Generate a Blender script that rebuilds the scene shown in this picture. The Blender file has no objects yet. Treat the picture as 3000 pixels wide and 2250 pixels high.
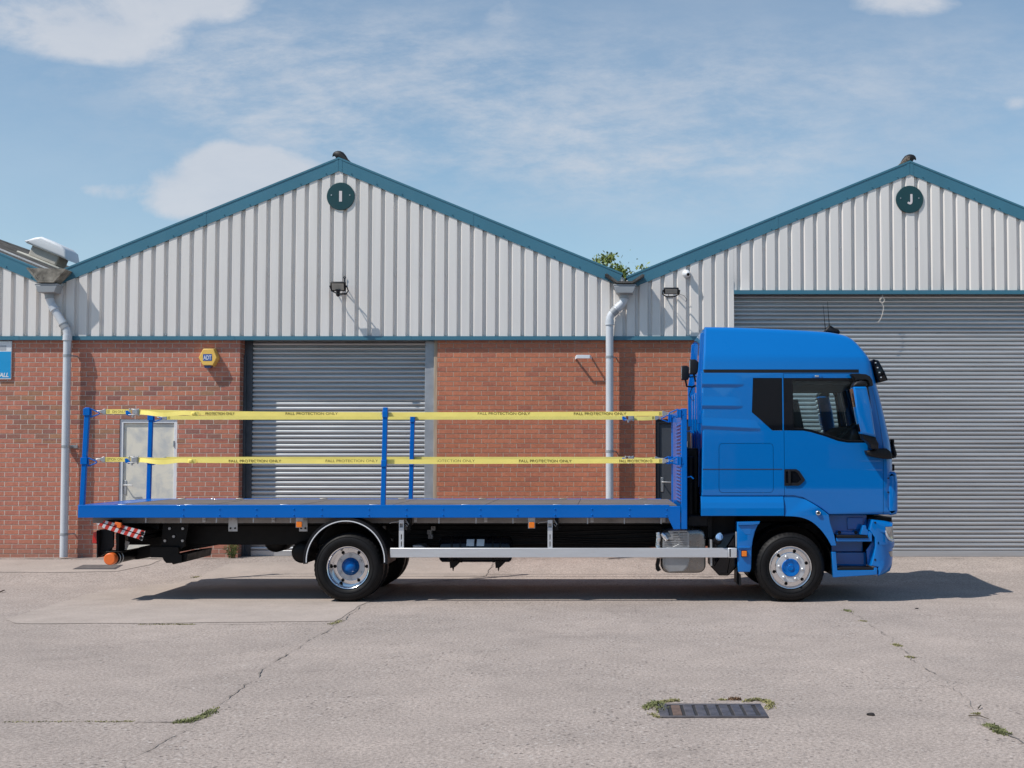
import bpy, bmesh, math, random
from mathutils import Vector, Matrix, noise as mnoise

random.seed(11)
R = math.radians
sc = bpy.context.scene
col = sc.collection

# ------------------------------------------------------------------ camera
F, PX, PY, PITCH = 3780.0, 1770.0, 1176.6, R(2.4)
CP, SP = math.cos(PITCH), math.sin(PITCH)
YT, YW = 17.0, 22.3           # distance of the truck's near side / of the wall


def ray(px, py):
    u, v = (px - PX) / F, -(py - PY) / F
    return u, CP - SP * v, SP + CP * v


_r = ray(1770, 1766)
CH = -_r[2] * YT / _r[1]      # camera height: tyre contact is z = 0


def at(px, py, Y):
    """photo pixel (3000 wide) -> (x, z) on the vertical plane at distance Y"""
    r = ray(px, py)
    t = Y / r[1]
    return r[0] * t, CH + r[2] * t


D = 3000 / 2212.0
cam_d = bpy.data.cameras.new('camera')
cam = bpy.data.objects.new('camera', cam_d)
col.objects.link(cam)
cam_d.sensor_width = 36
cam_d.lens = 36 * F / 3000
cam_d.shift_x = -(PX - 1500) / 3000
cam_d.shift_y = (PY - 1125) / 3000
cam_d.clip_start, cam_d.clip_end = .1, 3000
cam.location = (0, 0, CH)
cam.rotation_euler = (R(90) + PITCH, 0, 0)
sc.camera = cam

# ------------------------------------------------------------------ light
SUN_DIR = Vector((.67, .38, -1)).normalized()
sd = bpy.data.lights.new('sun', 'SUN')
sd.energy, sd.angle, sd.color = 5.0, R(.5), (1, .955, .89)
sun = bpy.data.objects.new('sun', sd)
col.objects.link(sun)
sun.rotation_euler = SUN_DIR.to_track_quat('-Z', 'Y').to_euler()
sun.location = (-8, 0, 12)

w = bpy.data.worlds.new('World')
sc.world = w
w.use_nodes = True
nt = w.node_tree
for n in list(nt.nodes):
    nt.nodes.remove(n)


def N(tree, typ, **kw):
    n = tree.nodes.new(typ)
    for k, v in kw.items():
        setattr(n, k, v)
    return n


def setin(tree, n, key, v):
    s = n.inputs[key]
    if hasattr(v, 'is_linked') or isinstance(v, bpy.types.NodeSocket):
        tree.links.new(v, s)
    else:
        s.default_value = v


def math_(tree, op, a, b=0.0, c=None, clamp=False):
    n = N(tree, 'ShaderNodeMath', operation=op, use_clamp=clamp)
    setin(tree, n, 0, a)
    setin(tree, n, 1, b)
    if c is not None:
        setin(tree, n, 2, c)
    return n.outputs[0]


def noise_(tree, vec, scale, detail=5, rough=.55, dist=0.0):
    n = N(tree, 'ShaderNodeTexNoise')
    if vec is not None:
        tree.links.new(vec, n.inputs['Vector'])
    n.inputs['Scale'].default_value = scale
    n.inputs['Detail'].default_value = detail
    n.inputs['Roughness'].default_value = rough
    n.inputs['Distortion'].default_value = dist
    return n.outputs['Fac']


def maprange(tree, v, a, b, c, d, smooth=False):
    n = N(tree, 'ShaderNodeMapRange')
    n.interpolation_type = 'SMOOTHSTEP' if smooth else 'LINEAR'
    setin(tree, n, 0, v)
    for i, q in enumerate((a, b, c, d)):
        n.inputs[i + 1].default_value = q
    return n.outputs[0]


def mixcol(tree, fac, a, b, blend='MIX'):
    n = N(tree, 'ShaderNodeMix', data_type='RGBA', blend_type=blend)
    setin(tree, n, 0, fac)
    for k, v in ((6, a), (7, b)):
        if isinstance(v, tuple):
            v = tuple(v) + ((1,) if len(v) == 3 else ())
        setin(tree, n, k, v)
    return n.outputs[2]


sky = N(nt, 'ShaderNodeTexSky', sky_type='NISHITA')
sky.sun_disc = False
sky.sun_elevation = math.asin(-SUN_DIR.z)
sky.sun_rotation = math.atan2(-SUN_DIR.x, -SUN_DIR.y) % (2 * math.pi)
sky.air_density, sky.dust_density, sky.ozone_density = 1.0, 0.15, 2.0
tc = N(nt, 'ShaderNodeTexCoord')
sep = N(nt, 'ShaderNodeSeparateXYZ')
nt.links.new(tc.outputs['Generated'], sep.inputs[0])
yy = math_(nt, 'MAXIMUM', math_(nt, 'ABSOLUTE', sep.outputs[1]), .06)
cu = math_(nt, 'DIVIDE', sep.outputs[0], yy)
cv = math_(nt, 'DIVIDE', sep.outputs[2], yy)
comb = N(nt, 'ShaderNodeCombineXYZ')
nt.links.new(cu, comb.inputs[0])
nt.links.new(math_(nt, 'MULTIPLY', cv, 1.7), comb.inputs[1])
PUFFS = [  # px, py, half width, half height, weight
    (210, 30, 400, 120, .66), (330, 140, 210, 70, .52), (640, 10, 190, 50, .46), (1480, 50, 120, 100, .36), (1330, 200, 150, 60, .30),
    (680, 520, 260, 95, .78), (560, 600, 210, 60, .46), (800, 520, 140, 75, .44), (670, 445, 110, 45, .40),
    (2650, 10, 200, 60, .56), (2965, 300, 80, 45, .44), (1960, 500, 170, 50, .30), (2080, 180, 60, 35, .34), (2590, 400, 60, 25, .3), (240, 560, 110, 32, .34)]
WISPS = [(1250, 260, 700, 230, 1.0), (1900, 470, 620, 150, .9), (600, 150, 520, 160, .55), (2250, 230, 420, 150, .55), (2900, 250, 380, 220, .45), (900, 330, 420, 130, .6)]


def blobs(lst, sharp):
    tot = 0.0
    for (px, py, a, b, wt) in lst:
        r = ray(px, py)
        u0, v0 = r[0] / r[1], r[2] / r[1]
        du = math_(nt, 'DIVIDE', math_(nt, 'SUBTRACT', cu, u0), a / F)
        dv = math_(nt, 'DIVIDE', math_(nt, 'SUBTRACT', cv, v0), b / F)
        q = math_(nt, 'ADD', math_(nt, 'MULTIPLY', du, du), math_(nt, 'MULTIPLY', dv, dv))
        g = math_(nt, 'MULTIPLY', math_(nt, 'POWER', 2.718, math_(nt, 'MULTIPLY', q, -sharp)), wt)
        tot = math_(nt, 'ADD', g, tot)
    return tot


dens = blobs(PUFFS, .9)
wisp = blobs(WISPS, 1.0)
n1 = noise_(nt, comb.outputs[0], 9.0, 12, .60, .35)
n2 = noise_(nt, comb.outputs[0], 30.0, 9, .62, .3)
n3 = noise_(nt, comb.outputs[0], 2.2, 3, .5)
mpw = N(nt, 'ShaderNodeMapping')
mpw.inputs['Rotation'].default_value = (0, 0, R(-24))
mpw.inputs['Scale'].default_value = (1.0, 1.6, 1)
nt.links.new(comb.outputs[0], mpw.inputs[0])
n4 = noise_(nt, mpw.outputs[0], 11.0, 14, .70, .12)
nn = math_(nt, 'ADD', math_(nt, 'MULTIPLY', math_(nt, 'SUBTRACT', n1, .5), 1.1),
           math_(nt, 'MULTIPLY', math_(nt, 'SUBTRACT', n2, .5), .42))
body = math_(nt, 'ADD', dens, math_(nt, 'MULTIPLY', nn, maprange(nt, dens, .05, .5, .0, 1.0)))
puff = maprange(nt, body, .16, .66, 0, .84, True)
wd_ = math_(nt, 'MULTIPLY', maprange(nt, n4, .30, .74, 0, .60, True), math_(nt, 'MINIMUM', wisp, 1.0))
veil = maprange(nt, n3, .3, .75, .08, .26, True)
cd = math_(nt, 'MAXIMUM', puff, math_(nt, 'ADD', wd_, veil), clamp=True)
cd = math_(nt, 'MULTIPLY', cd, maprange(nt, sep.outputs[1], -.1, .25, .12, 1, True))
ccol = mixcol(nt, maprange(nt, n1, .3, .7, 0, 1), (.68, .73, .82), (.82, .84, .89))
skyc = N(nt, 'ShaderNodeHueSaturation')
skyc.inputs['Saturation'].default_value = .98
nt.links.new(sky.outputs[0], skyc.inputs['Color'])
SKY_ST = .135
cl = N(nt, 'ShaderNodeVectorMath', operation='SCALE')
nt.links.new(ccol, cl.inputs[0])
cl.inputs['Scale'].default_value = .98 / SKY_ST
tinted = mixcol(nt, 1.0, skyc.outputs[0], (.95, 1.10, 1.08), 'MULTIPLY')
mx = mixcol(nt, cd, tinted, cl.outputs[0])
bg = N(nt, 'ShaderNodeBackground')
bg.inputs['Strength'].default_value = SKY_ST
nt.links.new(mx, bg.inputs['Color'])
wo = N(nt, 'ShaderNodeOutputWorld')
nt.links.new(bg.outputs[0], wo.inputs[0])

sc.view_settings.view_transform = 'Standard'
sc.view_settings.look = 'None'
sc.view_settings.gamma = 1
sc.view_settings.use_curve_mapping = False
sc.view_settings.exposure = -.22
sc.render.engine = 'CYCLES'
sc.cycles.max_bounces = 8
sc.cycles.transparent_max_bounces = 16
sc.cycles.caustics_reflective = False
sc.cycles.caustics_refractive = False


# ------------------------------------------------------------------ helpers
def wloc(o):
    v = Vector((0, 0, 0))
    while o is not None:
        v += o.location
        o = o.parent
    return v


def thing(name, label, cat, loc, group=None):
    o = bpy.data.objects.new(name, None)
    col.objects.link(o)
    o.empty_display_size = .3
    o.location = loc
    o['label'], o['category'] = label, cat
    if group:
        o['group'] = group
    return o


def tag(o, label, cat, group=None):
    o['label'], o['category'] = label, cat
    if group:
        o['group'] = group
    return o


def struct(o, kind='structure'):
    o['kind'] = kind
    return o


def finish(me, name, mat, parent=None, bevel=0, smooth=35, label=None, seg=2):
    """mesh in world coordinates -> object under parent (or at its own base)"""
    if parent is not None:
        off = wloc(parent)
    else:
        xs = [v.co for v in me.vertices]
        lo = Vector((min(c.x for c in xs), min(c.y for c in xs), min(c.z for c in xs)))
        hi = Vector((max(c.x for c in xs), max(c.y for c in xs), max(c.z for c in xs)))
        off = Vector(((lo.x + hi.x) / 2, (lo.y + hi.y) / 2, lo.z))
    me.transform(Matrix.Translation(-off))
    me.name = name
    me.materials.clear()
    for m_ in (mat if isinstance(mat, (list, tuple)) else [mat]):
        me.materials.append(m_)
    if smooth:
        me.polygons.foreach_set('use_smooth', [True] * len(me.polygons))
        me.set_sharp_from_angle(angle=R(smooth))
    me.update()
    o = bpy.data.objects.new(name, me)
    col.objects.link(o)
    if parent is not None:
        o.parent = parent
    else:
        o.location = off
    if bevel:
        b = o.modifiers.new('bevel', 'BEVEL')
        b.width, b.segments, b.limit_method, b.angle_limit = bevel, seg, 'ANGLE', R(40)
        b.harden_normals = False
    if label:
        o['label'] = label
    return o


class MB:
    def __init__(self):
        self.v, self.f, self.mi = [], [], []
        self.cur = 0

    def add(self, vs, fs):
        o = len(self.v)
        self.v += [tuple(p) for p in vs]
        self.f += [tuple(i + o for i in q) for q in fs]
        self.mi += [self.cur] * len(fs)
        return self

    def box(self, x0, x1, y0, y1, z0, z1):
        x0, x1 = sorted((x0, x1)); y0, y1 = sorted((y0, y1)); z0, z1 = sorted((z0, z1))
        return self.add([(x0, y0, z0), (x1, y0, z0), (x1, y1, z0), (x0, y1, z0),
                         (x0, y0, z1), (x1, y0, z1), (x1, y1, z1), (x0, y1, z1)],
                        [(0, 3, 2, 1), (4, 5, 6, 7), (0, 1, 5, 4), (1, 2, 6, 5), (2, 3, 7, 6), (3, 0, 4, 7)])

    def prism(self, pts, y0, y1):
        """polygon in (x, z) extruded from y0 to y1"""
        y0, y1 = sorted((y0, y1))
        a = sum(pts[i][0] * pts[(i + 1) % len(pts)][1] - pts[(i + 1) % len(pts)][0] * pts[i][1] for i in range(len(pts)))
        if a < 0:
            pts = pts[::-1]
        n = len(pts)
        vs = [(x, y0, z) for x, z in pts] + [(x, y1, z) for x, z in pts]
        fs = [tuple(range(n)), tuple(range(2 * n - 1, n - 1, -1))]
        fs += [(i, n + i, n + (i + 1) % n, (i + 1) % n) for i in range(n)]
        return self.add(vs, fs)

    def prism_x(self, pts, x0, x1):
        """polygon in (y, z) extruded from x0 to x1"""
        x0, x1 = sorted((x0, x1))
        a = sum(pts[i][0] * pts[(i + 1) % len(pts)][1] - pts[(i + 1) % len(pts)][0] * pts[i][1] for i in range(len(pts)))
        if a < 0:
            pts = pts[::-1]
        n = len(pts)
        vs = [(x0, y, z) for y, z in pts] + [(x1, y, z) for y, z in pts]
        fs = [tuple(range(n - 1, -1, -1)), tuple(range(n, 2 * n))]
        fs += [(i, (i + 1) % n, n + (i + 1) % n, n + i) for i in range(n)]
        return self.add(vs, fs)

    def tube(self, path, r, n=8, closed=False):
        P = [Vector(p) for p in path]
        m = len(P)
        rad = r if isinstance(r, (list, tuple)) else [r] * m
        vs, up = [], None
        for i, p in enumerate(P):
            if closed:
                t = P[(i + 1) % m] - P[i - 1]
            else:
                t = P[min(i + 1, m - 1)] - P[max(i - 1, 0)]
            t.normalize()
            if up is None:
                up = Vector((0, 0, 1)) if abs(t.z) < .9 else Vector((0, 1, 0))
            a = t.cross(up)
            if a.length < 1e-4:
                a = t.cross(Vector((1, 0, 0)))
            a.normalize()
            b = a.cross(t).normalized()
            up = b
            for k in range(n):
                an = 2 * math.pi * k / n
                vs.append(p + (a * math.cos(an) + b * math.sin(an)) * rad[i])
        fs = []
        for i in range(m if closed else m - 1):
            for k in range(n):
                j = (i + 1) % m
                fs.append((i * n + k, i * n + (k + 1) % n, j * n + (k + 1) % n, j * n + k))
        if not closed:
            fs.append(tuple(range(n - 1, -1, -1)))
            fs.append(tuple((m - 1) * n + k for k in range(n)))
        return self.add(vs, fs)

    def cyl(self, p0, p1, r, n=20, r2=None):
        return self.tube([p0, p1], [r, r if r2 is None else r2], n)

    def lathe(self, cx, cz, prof, n=64, wob=None):
        """rings (radius, y) about the axis parallel to Y through (cx, cz)"""
        vs, fs = [], []
        m = len(prof)
        for j, (r, y) in enumerate(prof):
            for k in range(n):
                a = 2 * math.pi * k / n
                rr = r + (wob(j, k) if wob else 0)
                vs.append((cx + rr * math.cos(a), y, cz + rr * math.sin(a)))
        for j in range(m - 1):
            for k in range(n):
                fs.append((j * n + k, j * n + (k + 1) % n, (j + 1) * n + (k + 1) % n, (j + 1) * n + k))
        if prof[0][0] > 1e-4:
            pass
        return self.add(vs, fs)

    def ribbon(self, path, wv, th):
        """strip along path; wv = full width vector, th = thickness vector"""
        wv, th = Vector(wv), Vector(th)
        vs, fs = [], []
        for p in path:
            p = Vector(p)
            vs += [p - wv / 2 - th / 2, p + wv / 2 - th / 2, p + wv / 2 + th / 2, p - wv / 2 + th / 2]
        m = len(path)
        for i in range(m - 1):
            for k in range(4):
                fs.append((i * 4 + k, i * 4 + (k + 1) % 4, (i + 1) * 4 + (k + 1) % 4, (i + 1) * 4 + k))
        fs += [(3, 2, 1, 0), tuple((m - 1) * 4 + k for k in range(4))]
        return self.add(vs, fs)

    def mesh(self, fix=False):
        me = bpy.data.meshes.new('m')
        me.from_pydata(self.v, [], self.f)
        me.polygons.foreach_set('material_index', self.mi)
        if fix:
            bm = bmesh.new()
            bm.from_mesh(me)
            bmesh.ops.recalc_face_normals(bm, faces=bm.faces)
            bm.to_mesh(me)
            bm.free()
        return me

    def build(self, name, mat, parent=None, bevel=0, smooth=35, fix=True, label=None, seg=2):
        return finish(self.mesh(fix), name, mat, parent, bevel, smooth, label, seg)


def rpoly(pts, r, n=5):
    """round the corners of a polygon"""
    out = []
    m = len(pts)
    for i in range(m):
        p0, p1, p2 = Vector(pts[i - 1]), Vector(pts[i]), Vector(pts[(i + 1) % m])
        rr = r[i] if isinstance(r, (list, tuple)) else r
        a, b = p0 - p1, p2 - p1
        if rr <= 0 or a.length < 1e-6 or b.length < 1e-6:
            out.append(tuple(p1)); continue
        ang = a.angle(b)
        if ang > R(172):
            out.append(tuple(p1)); continue
        t = min(rr / math.tan(ang / 2), a.length * .45, b.length * .45)
        q0, q1 = p1 + a.normalized() * t, p1 + b.normalized() * t
        for k in range(n + 1):
            s = k / n
            out.append(tuple(q0 * (1 - s) ** 2 + p1 * 2 * s * (1 - s) + q1 * s * s))
    return out


def spl(pts, n=4):
    """Catmull-Rom through open points"""
    P = [Vector(p) for p in pts]
    out = []
    for i in range(len(P) - 1):
        a, b, c, d = P[max(i - 1, 0)], P[i], P[i + 1], P[min(i + 2, len(P) - 1)]
        for k in range(n):
            t = k / n
            out.append(tuple(.5 * ((2 * b) + (c - a) * t + (2 * a - 5 * b + 4 * c - d) * t * t + (3 * b - a - 3 * c + d) * t ** 3)))
    out.append(tuple(P[-1]))
    return out


def shrink(pts, e):
    """offset a polygon inwards by e (outwards when negative)"""
    a = sum(pts[i][0] * pts[(i + 1) % len(pts)][1] - pts[(i + 1) % len(pts)][0] * pts[i][1] for i in range(len(pts)))
    sgn = 1 if a > 0 else -1
    out, m = [], len(pts)
    for i in range(m):
        p0, p1, p2 = Vector(pts[i - 1]), Vector(pts[i]), Vector(pts[(i + 1) % m])
        d1, d2 = (p1 - p0), (p2 - p1)
        if d1.length < 1e-7: d1 = d2
        if d2.length < 1e-7: d2 = d1
        d1, d2 = d1.normalized(), d2.normalized()
        n1, n2 = Vector((-d1.y, d1.x)), Vector((-d2.y, d2.x))
        nn_ = n1 + n2
        nn_ = nn_.normalized() if nn_.length > 1e-6 else n1
        k = 1 / max(.5, nn_.dot(n1))
        out.append(tuple(p1 + nn_ * sgn * (e[i] if isinstance(e, (list, tuple)) else e) * k))
    return out


def curve_mesh(cu_):
    o = bpy.data.objects.new('tmp', cu_)
    col.objects.link(o)
    dg = bpy.context.evaluated_depsgraph_get()
    dg.update()
    me = bpy.data.meshes.new_from_object(o.evaluated_get(dg), depsgraph=dg)
    bpy.data.objects.remove(o)
    bpy.data.curves.remove(cu_)
    return me


def plate_mesh(outer, holes, y0, y1):
    cu_ = bpy.data.curves.new('c', 'CURVE')
    cu_.dimensions, cu_.fill_mode = '2D', 'BOTH'
    cu_.extrude = abs(y1 - y0) / 2
    for pts in [outer] + list(holes):
        s = cu_.splines.new('POLY')
        s.points.add(len(pts) - 1)
        for i, p in enumerate(pts):
            s.points[i].co = (p[0], p[1], 0, 1)
        s.use_cyclic_u = True
    me = curve_mesh(cu_)
    me.transform(Matrix.Translation((0, (y0 + y1) / 2, 0)) @ Matrix.Rotation(R(90), 4, 'X'))
    bm = bmesh.new()
    bm.from_mesh(me)
    bmesh.ops.remove_doubles(bm, verts=bm.verts, dist=1e-5)
    bmesh.ops.recalc_face_normals(bm, faces=bm.faces)
    bm.to_mesh(me)
    bm.free()
    return me


def plate(outer, holes, y0, y1, name, mat, parent=None, bevel=0, smooth=35):
    return finish(plate_mesh(outer, holes, y0, y1), name, mat, parent, bevel, smooth)


def circ(cx, cz, r, n=24):
    return [(cx + r * math.cos(2 * math.pi * k / n), cz + r * math.sin(2 * math.pi * k / n)) for k in range(n)]


def boolean(me, cutters, op='DIFFERENCE'):
    o = bpy.data.objects.new('tmpb', me)
    col.objects.link(o)
    tmp = []
    for c in cutters:
        oc = bpy.data.objects.new('tmpc', c)
        col.objects.link(oc)
        tmp.append(oc)
        m_ = o.modifiers.new('b', 'BOOLEAN')
        m_.operation, m_.solver, m_.object = op, 'EXACT', oc
    dg = bpy.context.evaluated_depsgraph_get()
    dg.update()
    res = bpy.data.meshes.new_from_object(o.evaluated_get(dg), depsgraph=dg)
    for t in [o] + tmp:
        bpy.data.objects.remove(t)
    return res


def pris(pts, y0, y1):
    return MB().prism(pts, y0, y1).mesh(True)


def rsolid(S, rad, y0, y1, n=5):
    """side silhouette S (x, z) from y0 to y1, its edges rounded by rad (per point)"""
    m = len(S)
    a = sum(S[i][0] * S[(i + 1) % m][1] - S[(i + 1) % m][0] * S[i][1] for i in range(m))
    if not isinstance(rad, (list, tuple)):
        rad = [rad] * m
    if a < 0:
        S, rad = S[::-1], list(rad)[::-1]
    vs, fs, rings = [], [], []
    for side in (0, 1):
        steps = range(n + 1) if side == 0 else range(n, -1, -1)
        for k in steps:
            an = math.pi / 2 * k / n
            ring = shrink(S, [r * (1 - math.sin(an)) for r in rad])
            base = len(vs)
            for i, p in enumerate(ring):
                dy = rad[i] * (1 - math.cos(an))
                vs.append((p[0], y0 + dy if side == 0 else y1 - dy, p[1]))
            rings.append(base)
    for q in range(len(rings) - 1):
        b0, b1 = rings[q], rings[q + 1]
        for i in range(m):
            j = (i + 1) % m
            fs.append((b0 + i, b1 + i, b1 + j, b0 + j))
    fs.append(tuple(rings[0] + i for i in range(m)))
    fs.append(tuple(rings[-1] + i for i in range(m - 1, -1, -1)))
    mb = MB()
    mb.add(vs, fs)
    return mb.mesh(True)


def text_mesh(body, X, Y, Z, height=None, width=None, bold=0.0, squash=None, depth=.0012, center=True):
    cu_ = bpy.data.curves.new('t', 'FONT')
    cu_.body = body
    cu_.offset = bold
    cu_.extrude = .02
    me = curve_mesh(cu_)
    xs = [v.co.x for v in me.vertices]; ys = [v.co.y for v in me.vertices]
    w0, h0 = max(xs) - min(xs), max(ys) - min(ys)
    s = (height / h0) if height else width / w0
    sx = width / w0 if width else s
    me.transform(Matrix.Translation((-(min(xs) + max(xs)) / 2, -(min(ys) + max(ys)) / 2, 0)))
    me.transform(Matrix.Diagonal((sx, s, depth / .04, 1)))
    me.transform(Matrix.Translation((X, Y, Z)) @ Matrix.Rotation(R(90), 4, 'X'))
    return me


def copy_tree(o, parent=None):
    c = o.copy()
    col.objects.link(c)
    c.parent = parent
    for ch in list(o.children):
        copy_tree(ch, c)
    return c


# ------------------------------------------------------------------ materials
def base_mat(name):
    m = bpy.data.materials.new(name)
    m.use_nodes = True
    t = m.node_tree
    b = t.nodes['Principled BSDF']
    g = N(t, 'ShaderNodeNewGeometry')
    return m, t, b, g.outputs['Position']


def M(name, c, rough=.5, metal=0.0, coat=0.0, var=.10, vs=2.5, bump=0.0, bs=120.0, rvar=.08, spec=.5, stretch=None):
    m, t, b, pos = base_mat(name)
    if stretch:
        mp = N(t, 'ShaderNodeMapping')
        mp.inputs['Scale'].default_value = stretch
        t.links.new(pos, mp.inputs[0])
        pos = mp.outputs[0]
    f = noise_(t, pos, vs, 7, .6)
    v = maprange(t, f, .3, .7, 1 - var, 1 + var)
    sc_ = N(t, 'ShaderNodeVectorMath', operation='SCALE')
    sc_.inputs[0].default_value = c
    t.links.new(v, sc_.inputs['Scale'])
    t.links.new(sc_.outputs[0], b.inputs['Base Color'])
    f2 = noise_(t, pos, vs * 3.1, 5, .6)
    t.links.new(maprange(t, f2, .3, .7, max(.01, rough - rvar), min(1, rough + rvar)), b.inputs['Roughness'])
    b.inputs['Metallic'].default_value = metal
    b.inputs['Specular IOR Level'].default_value = spec
    b.inputs['Coat Weight'].default_value = coat
    b.inputs['Coat Roughness'].default_value = .03
    if bump:
        bn = N(t, 'ShaderNodeBump')
        bn.inputs['Strength'].default_value = 1
        bn.inputs['Distance'].default_value = bump
        t.links.new(noise_(t, pos, bs, 4, .6), bn.inputs['Height'])
        t.links.new(bn.outputs[0], b.inputs['Normal'])
    return m


def brick_mat(name, pal, mortar, wmod, hmod, ox, oz, mixed=None, mw=.0120):
    m, t, b, pos = base_mat(name)
    sp = N(t, 'ShaderNodeSeparateXYZ')
    t.links.new(pos, sp.inputs[0])
    jn = noise_(t, pos, 9, 3, .5)
    jx = math_(t, 'MULTIPLY', math_(t, 'SUBTRACT', jn, .5), .014)
    jn2 = noise_(t, pos, 14, 3, .5)
    jz = math_(t, 'MULTIPLY', math_(t, 'SUBTRACT', jn2, .5), .012)
    z = math_(t, 'DIVIDE', math_(t, 'ADD', math_(t, 'ADD', sp.outputs[2], jz), oz), hmod)
    row = math_(t, 'FLOOR', z)
    fz = math_(t, 'FRACT', z)
    par = math_(t, 'MODULO', row, 2)
    rn = N(t, 'ShaderNodeTexWhiteNoise', noise_dimensions='1D')
    t.links.new(row, rn.inputs['W'])
    xs = math_(t, 'ADD', math_(t, 'DIVIDE', math_(t, 'ADD', math_(t, 'ADD', math_(t, 'ADD', sp.outputs[0], sp.outputs[1]), jx), ox), wmod),
               math_(t, 'ADD', math_(t, 'MULTIPLY', par, .5), math_(t, 'MULTIPLY', rn.outputs['Value'], .12)))
    cl_ = math_(t, 'FLOOR', xs)
    fx = math_(t, 'FRACT', xs)
    cb = N(t, 'ShaderNodeCombineXYZ')
    t.links.new(cl_, cb.inputs[0])
    t.links.new(row, cb.inputs[1])
    wn = N(t, 'ShaderNodeTexWhiteNoise', noise_dimensions='2D')
    t.links.new(cb.outputs[0], wn.inputs['Vector'])
    rnd = wn.outputs['Value']
    if mixed:
        z0, z1 = mixed
        band = math_(t, 'MULTIPLY', maprange(t, sp.outputs[2], z0 - .12, z0 + .05, 0, 1), maprange(t, sp.outputs[2], z1 - .05, z1 + .12, 1, 0))
        rnd = math_(t, 'ADD', math_(t, 'MULTIPLY', rnd, maprange(t, band, 0, 1, .57, .62)), math_(t, 'MULTIPLY', band, .34))
    cr = N(t, 'ShaderNodeValToRGB')
    e = cr.color_ramp.elements
    while len(e) > 1:
        e.remove(e[-1])
    e[0].position = 0
    e[0].color = tuple(pal[0][1]) + (1,)
    for p_, c_ in pal[1:]:
        q = e.new(p_)
        q.color = tuple(c_) + (1,)
    t.links.new(rnd, cr.inputs[0])
    # tint inside a brick, fine drag lines, sandy specks
    f = noise_(t, pos, 22, 6, .65)
    tint = N(t, 'ShaderNodeVectorMath', operation='SCALE')
    t.links.new(cr.outputs[0], tint.inputs[0])
    big = noise_(t, pos, .9, 4, .6)
    t.links.new(math_(t, 'MULTIPLY', maprange(t, f, .3, .7, .86, 1.12), maprange(t, big, .3, .7, .9, 1.1)), tint.inputs['Scale'])
    hz, hx = mw / hmod, mw / wmod
    mz = math_(t, 'MINIMUM', maprange(t, fz, hz * .5, hz * 1.1, 0, 1), maprange(t, fz, 1 - hz * .1, 1, 1, .6))
    mxx = maprange(t, fx, hx * .5, hx * 1.1, 0, 1)
    face = math_(t, 'MINIMUM', mz, mxx)
    mn = noise_(t, pos, 40, 5, .6)
    mcol = mixcol(t, maprange(t, mn, .3, .7, 0, 1), tuple(c * .82 for c in mortar), tuple(min(1, c * 1.12) for c in mortar))
    c1_ = mixcol(t, face, mcol, tint.outputs[0])
    # rain streaks and lime bloom
    mp = N(t, 'ShaderNodeMapping')
    mp.inputs['Scale'].default_value = (3.2, 3.2, .5)
    t.links.new(pos, mp.inputs[0])
    st = noise_(t, mp.outputs[0], 1.3, 6, .65)
    c2_ = mixcol(t, maprange(t, st, .60, .80, 0, .28, True), c1_, (.50, .44, .41))
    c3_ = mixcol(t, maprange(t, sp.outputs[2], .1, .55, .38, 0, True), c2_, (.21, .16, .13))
    t.links.new(c3_, b.inputs['Base Color'])
    b.inputs['Roughness'].default_value = .9
    b.inputs['Specular IOR Level'].default_value = .25
    bn = N(t, 'ShaderNodeBump')
    bn.inputs['Strength'].default_value = 1
    bn.inputs['Distance'].default_value = .012
    t.links.new(math_(t, 'ADD', face, math_(t, 'MULTIPLY', f, .35)), bn.inputs['Height'])
    t.links.new(bn.outputs[0], b.inputs['Normal'])
    return m


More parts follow.
